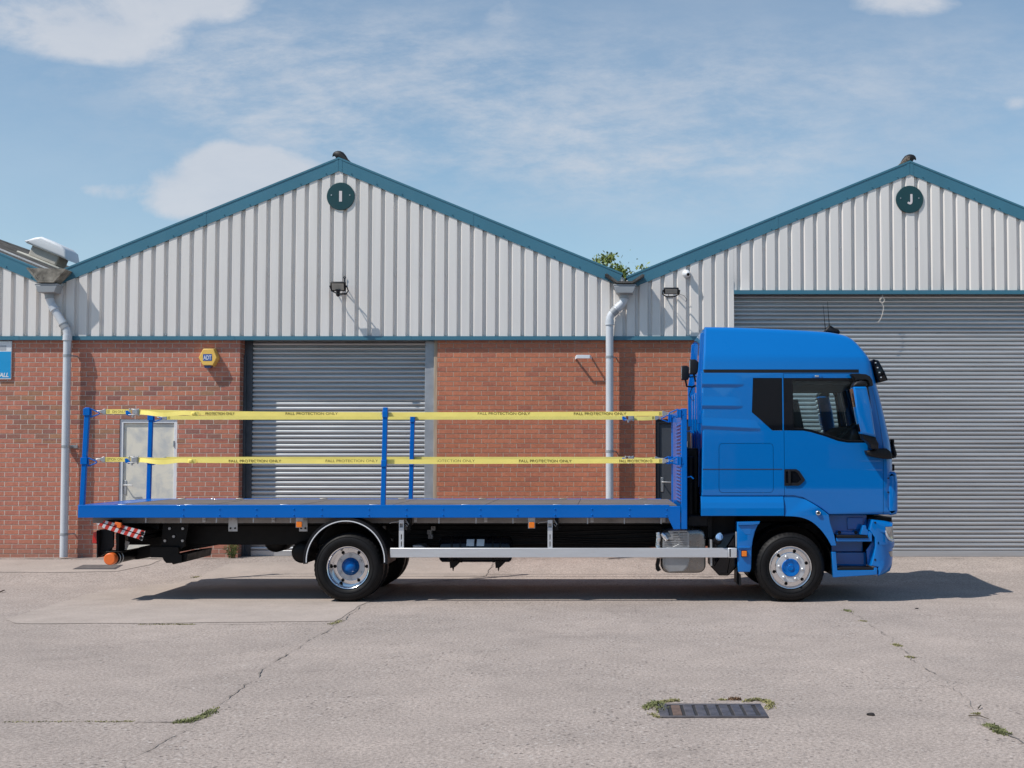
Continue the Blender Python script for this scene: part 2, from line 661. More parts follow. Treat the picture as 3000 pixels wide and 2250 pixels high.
def ground_mat(name, ca, cb_, coarse, bump):
    m, t, b, pos = base_mat(name)
    big = noise_(t, pos, .28, 7, .64, .5)
    mid = noise_(t, pos, 2.2, 6, .62)
    wear = noise_(t, pos, .8, 7, .66, .6)
    fine = noise_(t, pos, 34, 5, .7)
    spk = noise_(t, pos, 90, 3, .6)
    vor = N(t, 'ShaderNodeTexVoronoi', feature='F1')
    vor.inputs['Scale'].default_value = 30
    vor.inputs['Randomness'].default_value = 1
    t.links.new(pos, vor.inputs['Vector'])
    vr = N(t, 'ShaderNodeSeparateColor')
    t.links.new(vor.outputs['Color'], vr.inputs[0])
    k = mixcol(t, maprange(t, big, .36, .64, 0, 1), ca, tuple(c * .93 for c in cb_))
    s1 = math_(t, 'MULTIPLY', maprange(t, mid, .3, .7, .92, 1.08), maprange(t, fine, .25, .75, 1 - .55 * coarse, 1 + .50 * coarse))
    s1 = math_(t, 'MULTIPLY', s1, maprange(t, spk, .25, .75, 1 - .28 * coarse, 1 + .28 * coarse))
    # stones exposed where the surface is worn
    expo = maprange(t, wear, .42, .60, .15, 1, True)
    pit = math_(t, 'MULTIPLY', math_(t, 'MULTIPLY', maprange(t, vr.outputs[0], .80, .88, 0, 1), maprange(t, vor.outputs['Distance'], .25, .5, 1, 0)), expo)
    lgt = math_(t, 'MULTIPLY', math_(t, 'MULTIPLY', maprange(t, vr.outputs[1], .82, .9, 0, 1), maprange(t, vor.outputs['Distance'], .2, .5, 1, 0)), expo)
    sc_ = N(t, 'ShaderNodeVectorMath', operation='SCALE')
    t.links.new(k, sc_.inputs[0])
    t.links.new(s1, sc_.inputs['Scale'])
    c_ = mixcol(t, math_(t, 'MULTIPLY', pit, .75 * coarse), sc_.outputs[0], (.12, .10, .09))
    c_ = mixcol(t, math_(t, 'MULTIPLY', lgt, .65 * coarse), c_, (.62, .57, .53))
    st = noise_(t, pos, .5, 5, .7, 1.2)
    c_ = mixcol(t, maprange(t, st, .54, .74, 0, .34, True), c_, (.19, .16, .145))
    t.links.new(c_, b.inputs['Base Color'])
    b.inputs['Roughness'].default_value = .92
    b.inputs['Specular IOR Level'].default_value = .2
    bn = N(t, 'ShaderNodeBump')
    bn.inputs['Strength'].default_value = 1
    bn.inputs['Distance'].default_value = bump
    hh = math_(t, 'ADD', math_(t, 'MULTIPLY', fine, 1.0), math_(t, 'SUBTRACT', math_(t, 'MULTIPLY', spk, .5), math_(t, 'MULTIPLY', pit, .8)))
    t.links.new(hh, bn.inputs['Height'])
    t.links.new(bn.outputs[0], b.inputs['Normal'])
    return m


def glass_mat(name, tint, dark=0.0, rough=.0):
    m = bpy.data.materials.new(name)
    m.use_nodes = True
    t = m.node_tree
    for n in list(t.nodes):
        t.nodes.remove(n)
    tr = N(t, 'ShaderNodeBsdfTransparent')
    tr.inputs[0].default_value = tuple(tint) + (1,)
    gl = N(t, 'ShaderNodeBsdfGlossy')
    gl.inputs['Roughness'].default_value = rough
    fr = N(t, 'ShaderNodeFresnel')
    fr.inputs[0].default_value = 1.5
    g = N(t, 'ShaderNodeNewGeometry')
    f = math_(t, 'ADD', math_(t, 'MULTIPLY', fr.outputs[0], 1.0), math_(t, 'MULTIPLY', noise_(t, g.outputs['Position'], 6, 4), .02))
    mix = N(t, 'ShaderNodeMixShader')
    t.links.new(f, mix.inputs[0])
    t.links.new(tr.outputs[0], mix.inputs[1])
    t.links.new(gl.outputs[0], mix.inputs[2])
    o = N(t, 'ShaderNodeOutputMaterial')
    t.links.new(mix.outputs[0], o.inputs[0])
    return m


m_ground = ground_mat('yard_concrete', (.422, .354, .314), (.365, .310, .278), 1.0, .008)
m_slab = ground_mat('smooth_concrete', (.435, .368, .325), (.395, .336, .298), .28, .002)
m_joint = M('joint_dirt', (.25, .215, .19), .95, var=.45, vs=6, bump=.004, bs=60)
PAL_L = [(0, (.52, .20, .135)), (.22, (.47, .182, .126)), (.42, (.475, .186, .136)), (.60, (.53, .205, .128)), (.72, (.37, .14, .11)),
         (.82, (.38, .20, .12)), (.92, (.30, .135, .115)), (1, (.35, .19, .12))]
PAL_R = [(0, (.58, .205, .115)), (.3, (.51, .182, .108)), (.6, (.54, .19, .105)), (.9, (.48, .17, .105)), (1, (.43, .155, .10))]
m_steelblue = M('painted_steel_blue', (.0, .131, .505), .36, coat=.3, var=.05, vs=1.5, rvar=.05, spec=.10)
m_paint = M('cab_paint_blue', (.0, .150, .485), .30, coat=1.0, var=.02, vs=.7, rvar=.03, spec=.05)
m_black = M('black_plastic', (.008, .008, .010), .5, spec=.3, var=.2, vs=8, bump=.0006, bs=300)
m_gloss = M('gloss_black', (.004, .005, .008), .10, coat=.6, var=.1, rvar=.04, spec=.1)
m_chassis = M('chassis_black', (.0055, .005, .005), .5, var=.4, vs=4, spec=.25)
m_rubber = M('tyre_rubber', (.0085, .008, .0086), .55, var=.35, vs=7, spec=.22, bump=.001, bs=160)
m_alloy = M('polished_alloy', (.80, .80, .81), .16, metal=1, var=.06, rvar=.06)
m_alu = M('brushed_aluminium', (.66, .67, .69), .42, metal=.55, var=.05, vs=5, stretch=(.3, 3, 6))
m_galv = M('galvanised_steel', (.50, .50, .50), .42, metal=.8, var=.15, vs=9)
m_bearer = M('dull_alloy_bearer', (.30, .28, .27), .6, metal=.3, var=.25, vs=5)
m_stain = M('stainless_box', (.27, .26, .25), .30, metal=.9, var=.2, vs=4)
m_shield = M('heat_shield_steel', (.36, .36, .36), .42, metal=.6, var=.1, vs=6)
m_foil = M('crinkled_foil', (.75, .75, .76), .18, metal=1, bump=.01, bs=30)
m_hub = M('blue_hub_cap', (.0, .13, .47), .24, coat=.45, var=.06, spec=.1)
m_orange = M('amber_lens', (.85, .20, .005), .2, coat=.8, var=.1, vs=40)
m_cap = M('orange_plastic', (.85, .17, .03), .42, var=.1)
m_red = M('red_lens', (.55, .010, .010), .18, coat=.8, var=.1)
m_white = M('white_plastic', (.72, .73, .75), .4, var=.06)
m_yellow = M('yellow_webbing', (.96, .80, .205), .75, var=.06, vs=4, bump=.0012, bs=420)
m_print = M('brown_print', (.19, .14, .035), .8, var=.15)
m_deck = M('deck_plywood', (.155, .140, .135), .62, var=.22, vs=3, bump=.0015, bs=90, stretch=(.6, 3, 3))
m_seat = M('seat_cloth', (.045, .045, .05), .85, var=.15)
m_trim = M('cab_lining', (.05, .055, .065), .8, var=.12)
m_beige = M('beige_lining', (.30, .27, .22), .8, var=.12)
m_lens = glass_mat('lamp_glass', (.86, .88, .9))
m_glass = glass_mat('cab_glass', (.86, .93, .93))
m_mirror = M('mirror_glass', (.86, .88, .9), .03, metal=1, var=.01, rvar=.01)
# ================================================================== SETTING
def W(dx, dy, off=0.0):
    """display pixel (2212 wide) on the wall plane"""
    return at(dx * D, dy * D, YW + off)


def WX(dx, off=0.0):
    return W(dx, 988, off)[0]


def WZ(dy, off=0.0):
    return W(1306, dy, off)[1]


RISE = .175


def gz(y):
    t = min(1, max(0, (y - 19.35) / (YW - 19.35)))
    return RISE * t * t * (3 - 2 * t) * .6 + RISE * .4 * t


def ground_pt(px, py):
    """photo pixel -> point on the yard surface"""
    r = ray(px, py)
    lo, hi = 3.0, YW + 2
    for _ in range(40):
        y = (lo + hi) / 2
        t = y / r[1]
        if CH + r[2] * t > gz(y):
            lo = y
        else:
            hi = y
    return r[0] * y / r[1], y, gz(y)


YS = [-70, -30, -5, 4, 8, 12, 16, 19.35] + [19.35 + (YW - 19.35) * k / 10 for k in range(1, 11)] + [YW + .8, YW + 30, YW + 120]
XS = [-140, -60, -20, -12, -8, -4, 0, 4, 8, 12, 20, 60, 140]
mb = MB()
mb.add([(x, y, gz(y)) for y in YS for x in XS],
       [(j * len(XS) + i, j * len(XS) + i + 1, (j + 1) * len(XS) + i + 1, (j + 1) * len(XS) + i)
        for j in range(len(YS) - 1) for i in range(len(XS) - 1)])
struct(mb.build('ground', m_ground, smooth=60))


def sheet(name, px_pts, mat, lift, ragged=.0, sub=6, kind='structure'):
    pts = []
    for i in range(len(px_pts)):
        a, b = px_pts[i], px_pts[(i + 1) % len(px_pts)]
        for k in range(sub):
            s = k / sub
            x, y, z = ground_pt(a[0] + (b[0] - a[0]) * s, a[1] + (b[1] - a[1]) * s)
            n = mnoise.noise(Vector((x * 3.1, y * 3.1, 7)))
            n2 = mnoise.noise(Vector((x * 3.1, y * 3.1, 31)))
            pts.append((x + n * ragged, y + n2 * ragged))
    me = plate_mesh(pts, [], -.001, .001)
    me.transform(Matrix.Rotation(R(-90), 4, 'X'))
    bm = bmesh.new()
    bm.from_mesh(me)
    for k in range(0, 12):
        yk = 19.35 + (YW - 19.35) * k / 11
        bmesh.ops.bisect_plane(bm, geom=bm.verts[:] + bm.edges[:] + bm.faces[:], plane_co=(0, yk, 0), plane_no=(0, 1, 0))
    # curve space: (x, -?, y) back to the ground plane
    for v in bm.verts:
        v.co = Vector((v.co.x, v.co.y, 0))
    bmesh.ops.remove_doubles(bm, verts=bm.verts, dist=1e-4)
    seen, dele = set(), []
    for f in bm.faces:
        key = tuple(sorted(v.index for v in f.verts))
        if key in seen or f.calc_area() < 1e-7:
            dele.append(f)
        seen.add(key)
    bmesh.ops.delete(bm, geom=dele, context='FACES')
    for v in bm.verts:
        v.co.z = gz(v.co.y) + lift
    bmesh.ops.recalc_face_normals(bm, faces=bm.faces)
    bm.normal_update()
    for f in bm.faces:
        if f.normal.z < 0:
            f.normal_flip()
    bm.to_mesh(me)
    bm.free()
    return struct(finish(me, name, mat, None, 0, 60), kind)


sheet('concrete_slab', [(15, 1816), (60, 1828), (500, 1826), (985, 1820), (1069, 1769), (1190, 1712), (1420, 1690), (1445, 1652),
                        (1310, 1646), (1180, 1640), (900, 1645), (720, 1650), (667, 1652), (587, 1690), (517, 1709), (278, 1736), (150, 1774)], m_slab, .005, .05)
sheet('concrete_apron', [(-60, 1640), (200, 1642), (470, 1641), (440, 1655), (345, 1674), (180, 1678), (-60, 1676)], m_slab, .006, .03)


def crack(pts, width, rag, lift=.009, jump=0):
    """a thin dirty joint along photo pixels"""
    P = [Vector(ground_pt(*p)) for p in pts]
    path = []
    for i in range(len(P) - 1):
        n = max(2, int((P[i + 1] - P[i]).length / .045))
        for k in range(n):
            path.append(P[i].lerp(P[i + 1], k / n))
    path.append(P[-1])
    vs, fs = [], []
    for i, p in enumerate(path):
        t = (path[min(i + 1, len(path) - 1)] - path[max(i - 1, 0)])
        nrm = Vector((-t.y, t.x, 0)).normalized()
        wv = width * max(.16, .55 + 1.5 * mnoise.noise(Vector((p.x * 2.3, p.y * 2.3, 4.0))) + .9 * mnoise.noise(Vector((p.x * 9, p.y * 9, 2.0))))
        c = p + nrm * (mnoise.noise(Vector((p.x * 2, p.y * 2, 1))) * rag + mnoise.noise(Vector((p.x * 8, p.y * 8, 1))) * rag * .35)
        for s in (-.5, .5):
            q = c + nrm * wv * s
            vs.append((q.x, q.y, gz(q.y) + lift))
    for i in range(len(path) - 1):
        fs.append((2 * i, 2 * i + 1, 2 * i + 3, 2 * i + 2))
    m_ = MB().add(vs, fs)
    o = m_.build('ground_joint', m_joint, fix=False, smooth=0)
    return struct(o)


crack([(1200, 1708), (1069, 1771), (990, 1826), (796, 1945), (636, 2074), (542, 2139), (433, 2199), (300, 2300)], .013, .06)
crack([(-30, 2116), (250, 2115), (517, 2117)], .016, .02)
crack([(398, 1829), (700, 1830), (970, 1828)], .016, .03)
crack([(2474, 1784), (2533, 1819), (2631, 1890), (2666, 1925), (2780, 2007), (2827, 2058), (2905, 2129), (3040, 2200)], .011, .08)
crack([(2200, 1880), (2400, 1879), (2560, 1883)], .010, .03)
crack([(2510, 2020), (2680, 2019), (2790, 2012)], .010, .04)
crack([(1300, 1690), (1425, 1688), (1445, 1650)], .014, .03)
crack([(-40, 1637.5), (400, 1637.5), (690, 1637.5)], .05, .03)
crack([(1270, 1638), (1700, 1638), (2140, 1638)], .05, .03)
crack([(2600, 1634), (2760, 1637), (3050, 1636)], .03, .02)

# ---------------------------------------------------------------- buildings
CH_W = 29 * D * YW / F               # height of a barge board
XA_I, ZA = W(733.8, 343)
HW = W(1348.6, 343)[0] - XA_I
SL = .410
XA_J, ZA_J = XA_I + 2 * HW, ZA - .06
XA_H = XA_I - 2 * HW
Z_TRIM0, Z_TRIM1 = WZ(734), WZ(728)
Z_J0, Z_J1 = WZ(635), WZ(629)
GB = -.35                             # walls start below the yard

m_clad = M('cream_cladding', (.745, .705, .668), .48, var=.05, vs=1.3, rvar=.1, stretch=(5, 5, .35), coat=.08)
m_barge = M('teal_flashing', (.045, .165, .235), .42, var=.07, vs=1.2, coat=.2)
m_roof = M('weathered_cement_sheet', (.085, .08, .074), .95, var=.75, vs=4.2, bump=.01, bs=30)
m_roof2 = M('pale_cement_gutter', (.21, .19, .16), .95, var=.6, vs=9, bump=.008, bs=40)
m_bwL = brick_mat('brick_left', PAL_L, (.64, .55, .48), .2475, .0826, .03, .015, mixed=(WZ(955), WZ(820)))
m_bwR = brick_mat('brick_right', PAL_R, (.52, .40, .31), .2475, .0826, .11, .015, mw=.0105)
m_shut = M('shutter_grey', (.565, .565, .57), .40, metal=.62, var=.13, vs=1.4, rvar=.08, stretch=(.35, 1, 7))
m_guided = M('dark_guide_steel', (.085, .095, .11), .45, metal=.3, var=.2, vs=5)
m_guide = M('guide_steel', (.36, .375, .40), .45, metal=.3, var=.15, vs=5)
m_timber = M('timber_frame', (.42, .33, .24), .8, var=.2, vs=6, stretch=(5, 5, .4))
m_pvc = M('grey_pvc', (.56, .585, .62), .42, var=.05, vs=3, coat=.1)
m_pvcd = M('dark_grey_pvc', (.33, .345, .36), .5, var=.08, vs=5)
m_dark = M('dark_recess', (.03, .03, .035), .9)


def z_gable(x, xa, za):
    return za - SL * abs(x - xa)


def corrugated(x0, x1, xa, za, zb, y_out, pitch=.2207, depth=.056):
    """box-profile sheet: wide crown, narrow pan, cut to the gable line"""
    mbb = MB()
    prof = [(0, 1), (.136, 1), (.154, 0), (.1955, 0), (.2207, 1)]
    k0 = math.floor((x0 - xa) / pitch) - 1
    pts = []
    x = xa + k0 * pitch - .065
    while x < x1 + pitch:
        for q, d in prof[:-1]:
            pts.append((x + q, y_out + (0 if d else depth)))
        x += pitch
    pts2 = []
    for i in range(len(pts) - 1):
        (ax, ay), (bx, by) = pts[i], pts[i + 1]
        for lim in (x0, x1, xa):
            pass
        if bx <= x0 or ax >= x1:
            continue
        if ax < x0:
            s = (x0 - ax) / (bx - ax); ax, ay = x0, ay + (by - ay) * s
        if bx > x1:
            s = (x1 - ax) / (bx - ax); bx, by = x1, ay + (by - ay) * s
        if ax < xa < bx:
            s = (xa - ax) / (bx - ax); my = ay + (by - ay) * s
            pts2 += [((ax, ay), (xa, my)), ((xa, my), (bx, by))]
        else:
            pts2.append(((ax, ay), (bx, by)))
    for (ax, ay), (bx, by) in pts2:
        za_, zb_ = z_gable(ax, xa, za), z_gable(bx, xa, za)
        nz = 9
        vs = []
        for k in range(nz + 1):
            for (x_, y_, zt_) in ((ax, ay, za_), (bx, by, zb_)):
                z_ = zb + (zt_ - zb) * k / nz
                dy = .0035 * mnoise.noise(Vector((x_ * .9, z_ * 1.1, 2.0)))
                for (dx_, dz_, rx_, rz_, am) in DENTS:
                    q_ = ((x_ - dx_) / rx_) ** 2 + ((z_ - dz_) / rz_) ** 2
                    if q_ < 4:
                        dy += am * math.exp(-q_) * (.6 + 1.4 * mnoise.noise(Vector((x_ * 6, z_ * 5, 9.0))))
                vs.append((x_, y_ + dy, z_))
        mbb.add(vs, [(2 * k, 2 * k + 1, 2 * k + 3, 2 * k + 2) for k in range(nz)])
    return mbb


YC = YW - .062                        # outer face of the cladding crowns
DENTS = [at(2782, 900, YC) + (.22, .55, .05), at(2160, 835, YC) + (.10, .16, .03), at(860, 700, YC) + (.3, .5, .012)]


def screws(mbb, pts, y, r=.011):
    for x, z in pts:
        mbb.cyl((x, y + .004, z), (x, y - .012, z), r, 7, r * .7)


def unit(name, label, xa, za, x_wall, walls, wall_mat, clads, roof_y, mat_roof):
    root = thing(name, label, 'warehouse', (xa, YW, 0))
    bw = MB()
    for (x0, x1, z0, z1) in walls:
        bw.box(x0, x1, YW, YW + .32, z0, z1)
    bw.build('brick_wall', wall_mat, root, smooth=0)
    for (x0, x1, zb) in clads:
        c = corrugated(x0, x1, xa, za - .06, zb, YC)
        sp_ = []
        k = 0
        x = x0 + .25
        pitch = .2207
        kk = math.ceil((x0 - xa) / pitch)
        while xa + kk * pitch < x1 - .05:
            xs_ = xa + kk * pitch + .108
            for zz, every in ((zb + .035, 2), (zb + 1.08 if zb < Z_J0 - .2 else zb + .75, 2)):
                if kk % every == 0 and zz < z_gable(xs_, xa, za) - .4 and x0 < xs_ < x1:
                    sp_.append((xs_, zz))
            kk += 1
        screws(c, sp_, YC + .034)
        c.build('wall_cladding', m_clad, root, fix=False, smooth=18)
        f = MB()
        f.prism_x([(YC - .016, zb + .008), (YC - .016, zb - .058), (YC - .004, zb - .064), (YW - .002, zb - .05), (YW - .002, zb + .008)], x0, x1)
        n = 0
        xx = x0 + 3.1
        while xx < x1:
            f.box(xx, xx + .09, YC - .0195, YC - .012, zb - .06, zb + .010)
            xx += 3.05
        f.build('base_flashing', m_barge, root, smooth=0)
    for s in (-1, 1):
        bb = MB()
        xe = xa + s * (HW - .03)
        ze = z_gable(xe, xa, za)
        q = [(xa, za), (xe, ze), (xe - s * .09, ze - CH_W + SL * .09), (xa, za - CH_W)]
        bb.prism(q, YC - .012, YC + .05)
        bb.prism([(xa, za + .012), (xe, ze + .012), (xe, ze - .02), (xa, za - .02)], YC - .02, YC + .20)
        # lapped joints and fixings
        for fr in (.0, .46):
            xj = xa + s * (HW * fr + .01)
            zj = z_gable(xj, xa, za)
            xk = xj + s * .05
            bb.prism([(xj, zj), (xk, z_gable(xk, xa, za)), (xk, z_gable(xk, xa, za) - CH_W), (xj, zj - CH_W)], YC - .0155, YC - .008)
        pts = []
        d = .22
        while d < HW - .1:
            pts.append((xa + s * d, z_gable(xa + s * d, xa, za) - CH_W + .045))
            d += .44
        screws(bb, pts, YC - .014, .012)
        bb.build('barge_board', m_barge, root, smooth=20)
    # roof slopes of corrugated sheet
    for s in (-1, 1):
        rf = MB()
        n = int((roof_y) / .0365)
        vs, fs = [], []
        xe = xa + s * (HW - .02)
        for k in range(n + 1):
            y = YC + .05 + k * .0365
            dz = .024 * math.cos(2 * math.pi * k / 4)
            for (x, z) in ((xa, za + .0), (xe, z_gable(xe, xa, za) + .0)):
                vs.append((x, y, z - .015 + dz))
        for k in range(n):
            fs.append((2 * k, 2 * k + 1, 2 * k + 3, 2 * k + 2))
        rf.add(vs, fs)
        xo, zo = xe, z_gable(xe, xa, za)
        rf.prism([(xa, za - .06), (xe, zo - .06), (xe, zo - .09), (xa, za - .09)], YC + .06, YC + roof_y)
        if s == 1 and xa == XA_H:
            # pale jointing strips on the sheets
            rf.build('roof', mat_roof, root, fix=False, smooth=30)
            for yk, x0k, x1k, w_ in ((YC + 1.3, .30, .985, .13), (YC + .55, .2, .72, .09)):
                t_ = MB()
                xA, xB = xa + HW * x0k, xa + HW * x1k
                t_.prism([(xA, z_gable(xA, xa, za) + .012), (xB, z_gable(xB, xa, za) + .012), (xB, z_gable(xB, xa, za) + .04), (xA, z_gable(xA, xa, za) + .04)], yk, yk + w_)
                t_.build('roof_strip', m_strip, root)
        else:
            rf.build('roof', mat_roof, root, fix=False, smooth=30)
    rc = MB()
    rc.prism([(xa - .28, za - .10), (xa, za + .03), (xa + .28, za - .10), (xa + .28, za - .14), (xa, za), (xa - .28, za - .14)], YC + .22, YC + roof_y)
    rc.build('ridge_cap', mat_roof, root)
    # side and back walls so that the shed is closed
    sw = MB()
    ze = z_gable(xa + HW, xa, za) - .1
    sw.box(xa - HW + .02, xa + HW - .02, YC + roof_y - .3, YC + roof_y - .1, GB, ze)
    sw.build('rear_wall', wall_mat, root, smooth=0)
    return root


m_strip = M('white_strip', (.62, .62, .62), .6, var=.25, vs=8)
XV0, XV1 = XA_I - HW, XA_I + HW       # the valleys
ZBT = Z_TRIM0 + .05
X_SO0, X_SO1 = WX(516), WX(944)       # shutter opening in unit I
XD0, XD1, ZD_T = WX(257), WX(382), WZ(905)
XE0, XE1, ZE_T = WX(1416), WX(1492), WZ(906)
XJ0 = WX(1586)

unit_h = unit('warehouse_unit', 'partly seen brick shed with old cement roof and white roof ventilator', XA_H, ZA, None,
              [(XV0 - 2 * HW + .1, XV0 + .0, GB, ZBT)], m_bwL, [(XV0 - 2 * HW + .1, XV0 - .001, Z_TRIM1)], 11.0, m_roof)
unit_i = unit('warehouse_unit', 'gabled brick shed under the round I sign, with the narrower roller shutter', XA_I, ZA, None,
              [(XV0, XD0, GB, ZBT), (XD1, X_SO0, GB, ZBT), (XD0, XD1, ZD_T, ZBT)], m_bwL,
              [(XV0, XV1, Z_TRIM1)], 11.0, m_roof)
# the wall to the right of the shutter is of a different brick
mb = MB()
mb.box(X_SO1, XV1, YW, YW + .32, GB, ZBT)
mb.build('brick_wall', m_bwR, unit_i, smooth=0, label='redder brick wall to the right of the shutter')
unit_j = unit('warehouse_unit', 'gabled shed under the round J sign, with the wide roller shutter', XA_J, ZA_J, None,
              [(XV1, XE0, GB, ZBT), (XE1, XJ0 - .001, GB, ZBT), (XE0, XE1, ZE_T, ZBT)], m_bwR,
              [(XV1 + .001, XJ0, Z_TRIM1), (XJ0 + .002, XV1 + 2 * HW, Z_J1)], 11.0, m_roof)
# raised return of the cladding beside the wide shutter
mb = MB()
mb.box(XJ0 - .03, XJ0 + .0, YC + .004, YW + .2, Z_TRIM0, Z_J1)
mb.build('corner_flashing', m_clad, unit_j)


def shutter(parent, x0, x1, z0, z1, y, pitch):
    s = MB()
    prof = []
    for k in range(9):
        a = k / 8
        prof.append((.027 * math.sqrt(max(0, 1 - (2 * a - 1) ** 2)), a * .80))
    prof += [(-.004, .805), (-.022, .83), (-.022, .95), (-.004, .985)]
    z = z0
    vs, fs = [], []
    pts = []
    j = 0
    while z < z1:
        for d, q in prof:
            pts.append((y - d - .0025 * math.sin(j * 2.1), z + q * pitch))
        z += pitch
        j += 1
    nx = 9
    for (yy_, zz_) in pts:
        for i in range(nx):
            x = x0 + (x1 - x0) * i / (nx - 1)
            wv = .007 * mnoise.noise(Vector((x * .8, zz_ * 1.4, 3)))
            vs.append((x, yy_ + wv, zz_))
    for a in range(len(pts) - 1):
        for i in range(nx - 1):
            fs.append((a * nx + i, a * nx + i + 1, (a + 1) * nx + i + 1, (a + 1) * nx + i))
    s.add(vs, fs)
    o = s.build('curtain', m_shut, parent, fix=False, smooth=50)
    b = MB()
    b.box(x0, x1, y - .03, y + .03, z0 - .10, z0)
    b.build('bottom_rail', m_shut, parent, bevel=.006)
    return o


# narrow shutter of unit I
RS = .34
GI = gz(YW)
sh = thing('roller_shutter', 'narrower grey roller shutter between brick walls, behind the flatbed', 'roller shutter', ((X_SO0 + X_SO1) / 2, YW + RS, GI))
xg0, xg1 = WX(545, RS), WX(921, RS)
shutter(sh, xg0 - .03, xg1 + .05, GI + .1, Z_TRIM1 + .1, YW + RS, .0815)
mb = MB()
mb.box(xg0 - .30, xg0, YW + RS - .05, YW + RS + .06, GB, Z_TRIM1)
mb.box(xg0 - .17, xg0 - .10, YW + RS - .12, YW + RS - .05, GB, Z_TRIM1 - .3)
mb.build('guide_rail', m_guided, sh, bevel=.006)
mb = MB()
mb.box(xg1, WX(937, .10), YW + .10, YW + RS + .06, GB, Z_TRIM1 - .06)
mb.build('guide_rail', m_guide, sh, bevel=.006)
mb = MB()
mb.box(WX(937, .1) + .004, X_SO1 - .002, YW + .03, YW + RS, GB, Z_TRIM1 - .02)
mb.build('door_frame', m_timber, sh, bevel=.006)
mb = MB()
mb.box(X_SO0 - .3, X_SO1 + .3, YW + .05, YW + RS + .4, Z_TRIM1 + .12, Z_TRIM1 + .2)
mb.build('soffit_light_block', m_dark, sh)  # unseen soffit box added to block light above the curtain

# wide shutter of unit J
sh2 = thing('roller_shutter', 'wide grey roller shutter behind the blue cab', 'roller shutter', (XJ0 + 2, YW + .2, GI))
shutter(sh2, XJ0 - .05, XJ0 + 8.5, GI + .1, Z_J1 + .1, YW + .19, .0745)
mb = MB()
mb.box(XJ0 - .12, XJ0 + .004, YW + .05, YW + .25, GB, Z_J1)
mb.build('guide_rail', m_guide, sh2)
mb = MB()
mb.box(XJ0 - .3, XJ0 + 8.8, YW + .02, YW + .6, Z_J1 + .12, Z_J1 + .2)
mb.build('soffit_light_block', m_dark, sh2)  # same added light block over the wide curtain


# doors --------------------------------------------------------------
def blotchy_door():
    m, t, b, pos = base_mat('patchy_white_door')
    n = noise_(t, pos, 2.6, 7, .6, .4)
    sp_ = N(t, 'ShaderNodeSeparateXYZ')
    t.links.new(pos, sp_.inputs[0])
    c_ = mixcol(t, maprange(t, n, .36, .60, 0, 1, True), (.52, .52, .50), (.74, .69, .58))
    t.links.new(c_, b.inputs['Base Color'])
    b.inputs['Roughness'].default_value = .55
    return m


def door(label, x0, x1, zt, mat, fmat, hx, hz, hinge_right):
    t_ = thing('steel_door', label, 'door', ((x0 + x1) / 2, YW, GI))
    f = MB()
    yf = YW + .02
    f.box(x0 + .002, x0 + .06, yf, yf + .14, GB, zt - .002)
    f.box(x1 - .06, x1 - .002, yf, yf + .14, GB, zt - .002)
    f.box(x0 + .06, x1 - .06, yf, yf + .14, zt - .07, zt - .002)
    f.build('door_frame', fmat, t_, bevel=.004)
    l_ = MB()
    l_.box(x0 + .062, x1 - .062, yf + .03, yf + .08, GI + .02, zt - .074)
    l_.build('door_leaf', mat, t_, bevel=.004)
    h = MB()
    h.box(hx - .024, hx + .024, yf + .02, yf + .032, hz - .17, hz + .08)
    pl = h.build('handle_plate', m_galv, t_, bevel=.006)
    h = MB()
    h.tube([(hx, yf + .02, hz), (hx, yf - .05, hz), (hx + .03, yf - .06, hz), (hx + .15, yf - .055, hz - .004)], .010, 8)
    h.build('lever_handle', m_galv, pl)
    for k in (.25, .82):
        h = MB()
        zh = GI + (zt - GI) * k
        h.cyl((x1 - .062, yf - .004, zh - .05), (x1 - .062, yf - .004, zh + .05), .013, 8)
        h.build('hinge', m_galv, t_)
    return t_


hx, hz = at(364, 1421, YW)
door('pale steel door with patchy white paint beside the rear guard posts', XD0, XD1, ZD_T, blotchy_door(), m_white, hx, hz, True)
hx, hz = at(1940, 1412, YW)
door('dark grey steel door half hidden behind the blue headboard', XE0, XE1, ZE_T, M('dark_grey_door', (.055, .062, .075), .5, var=.1), M('black_door_frame', (.02, .02, .024), .5), hx, hz, True)

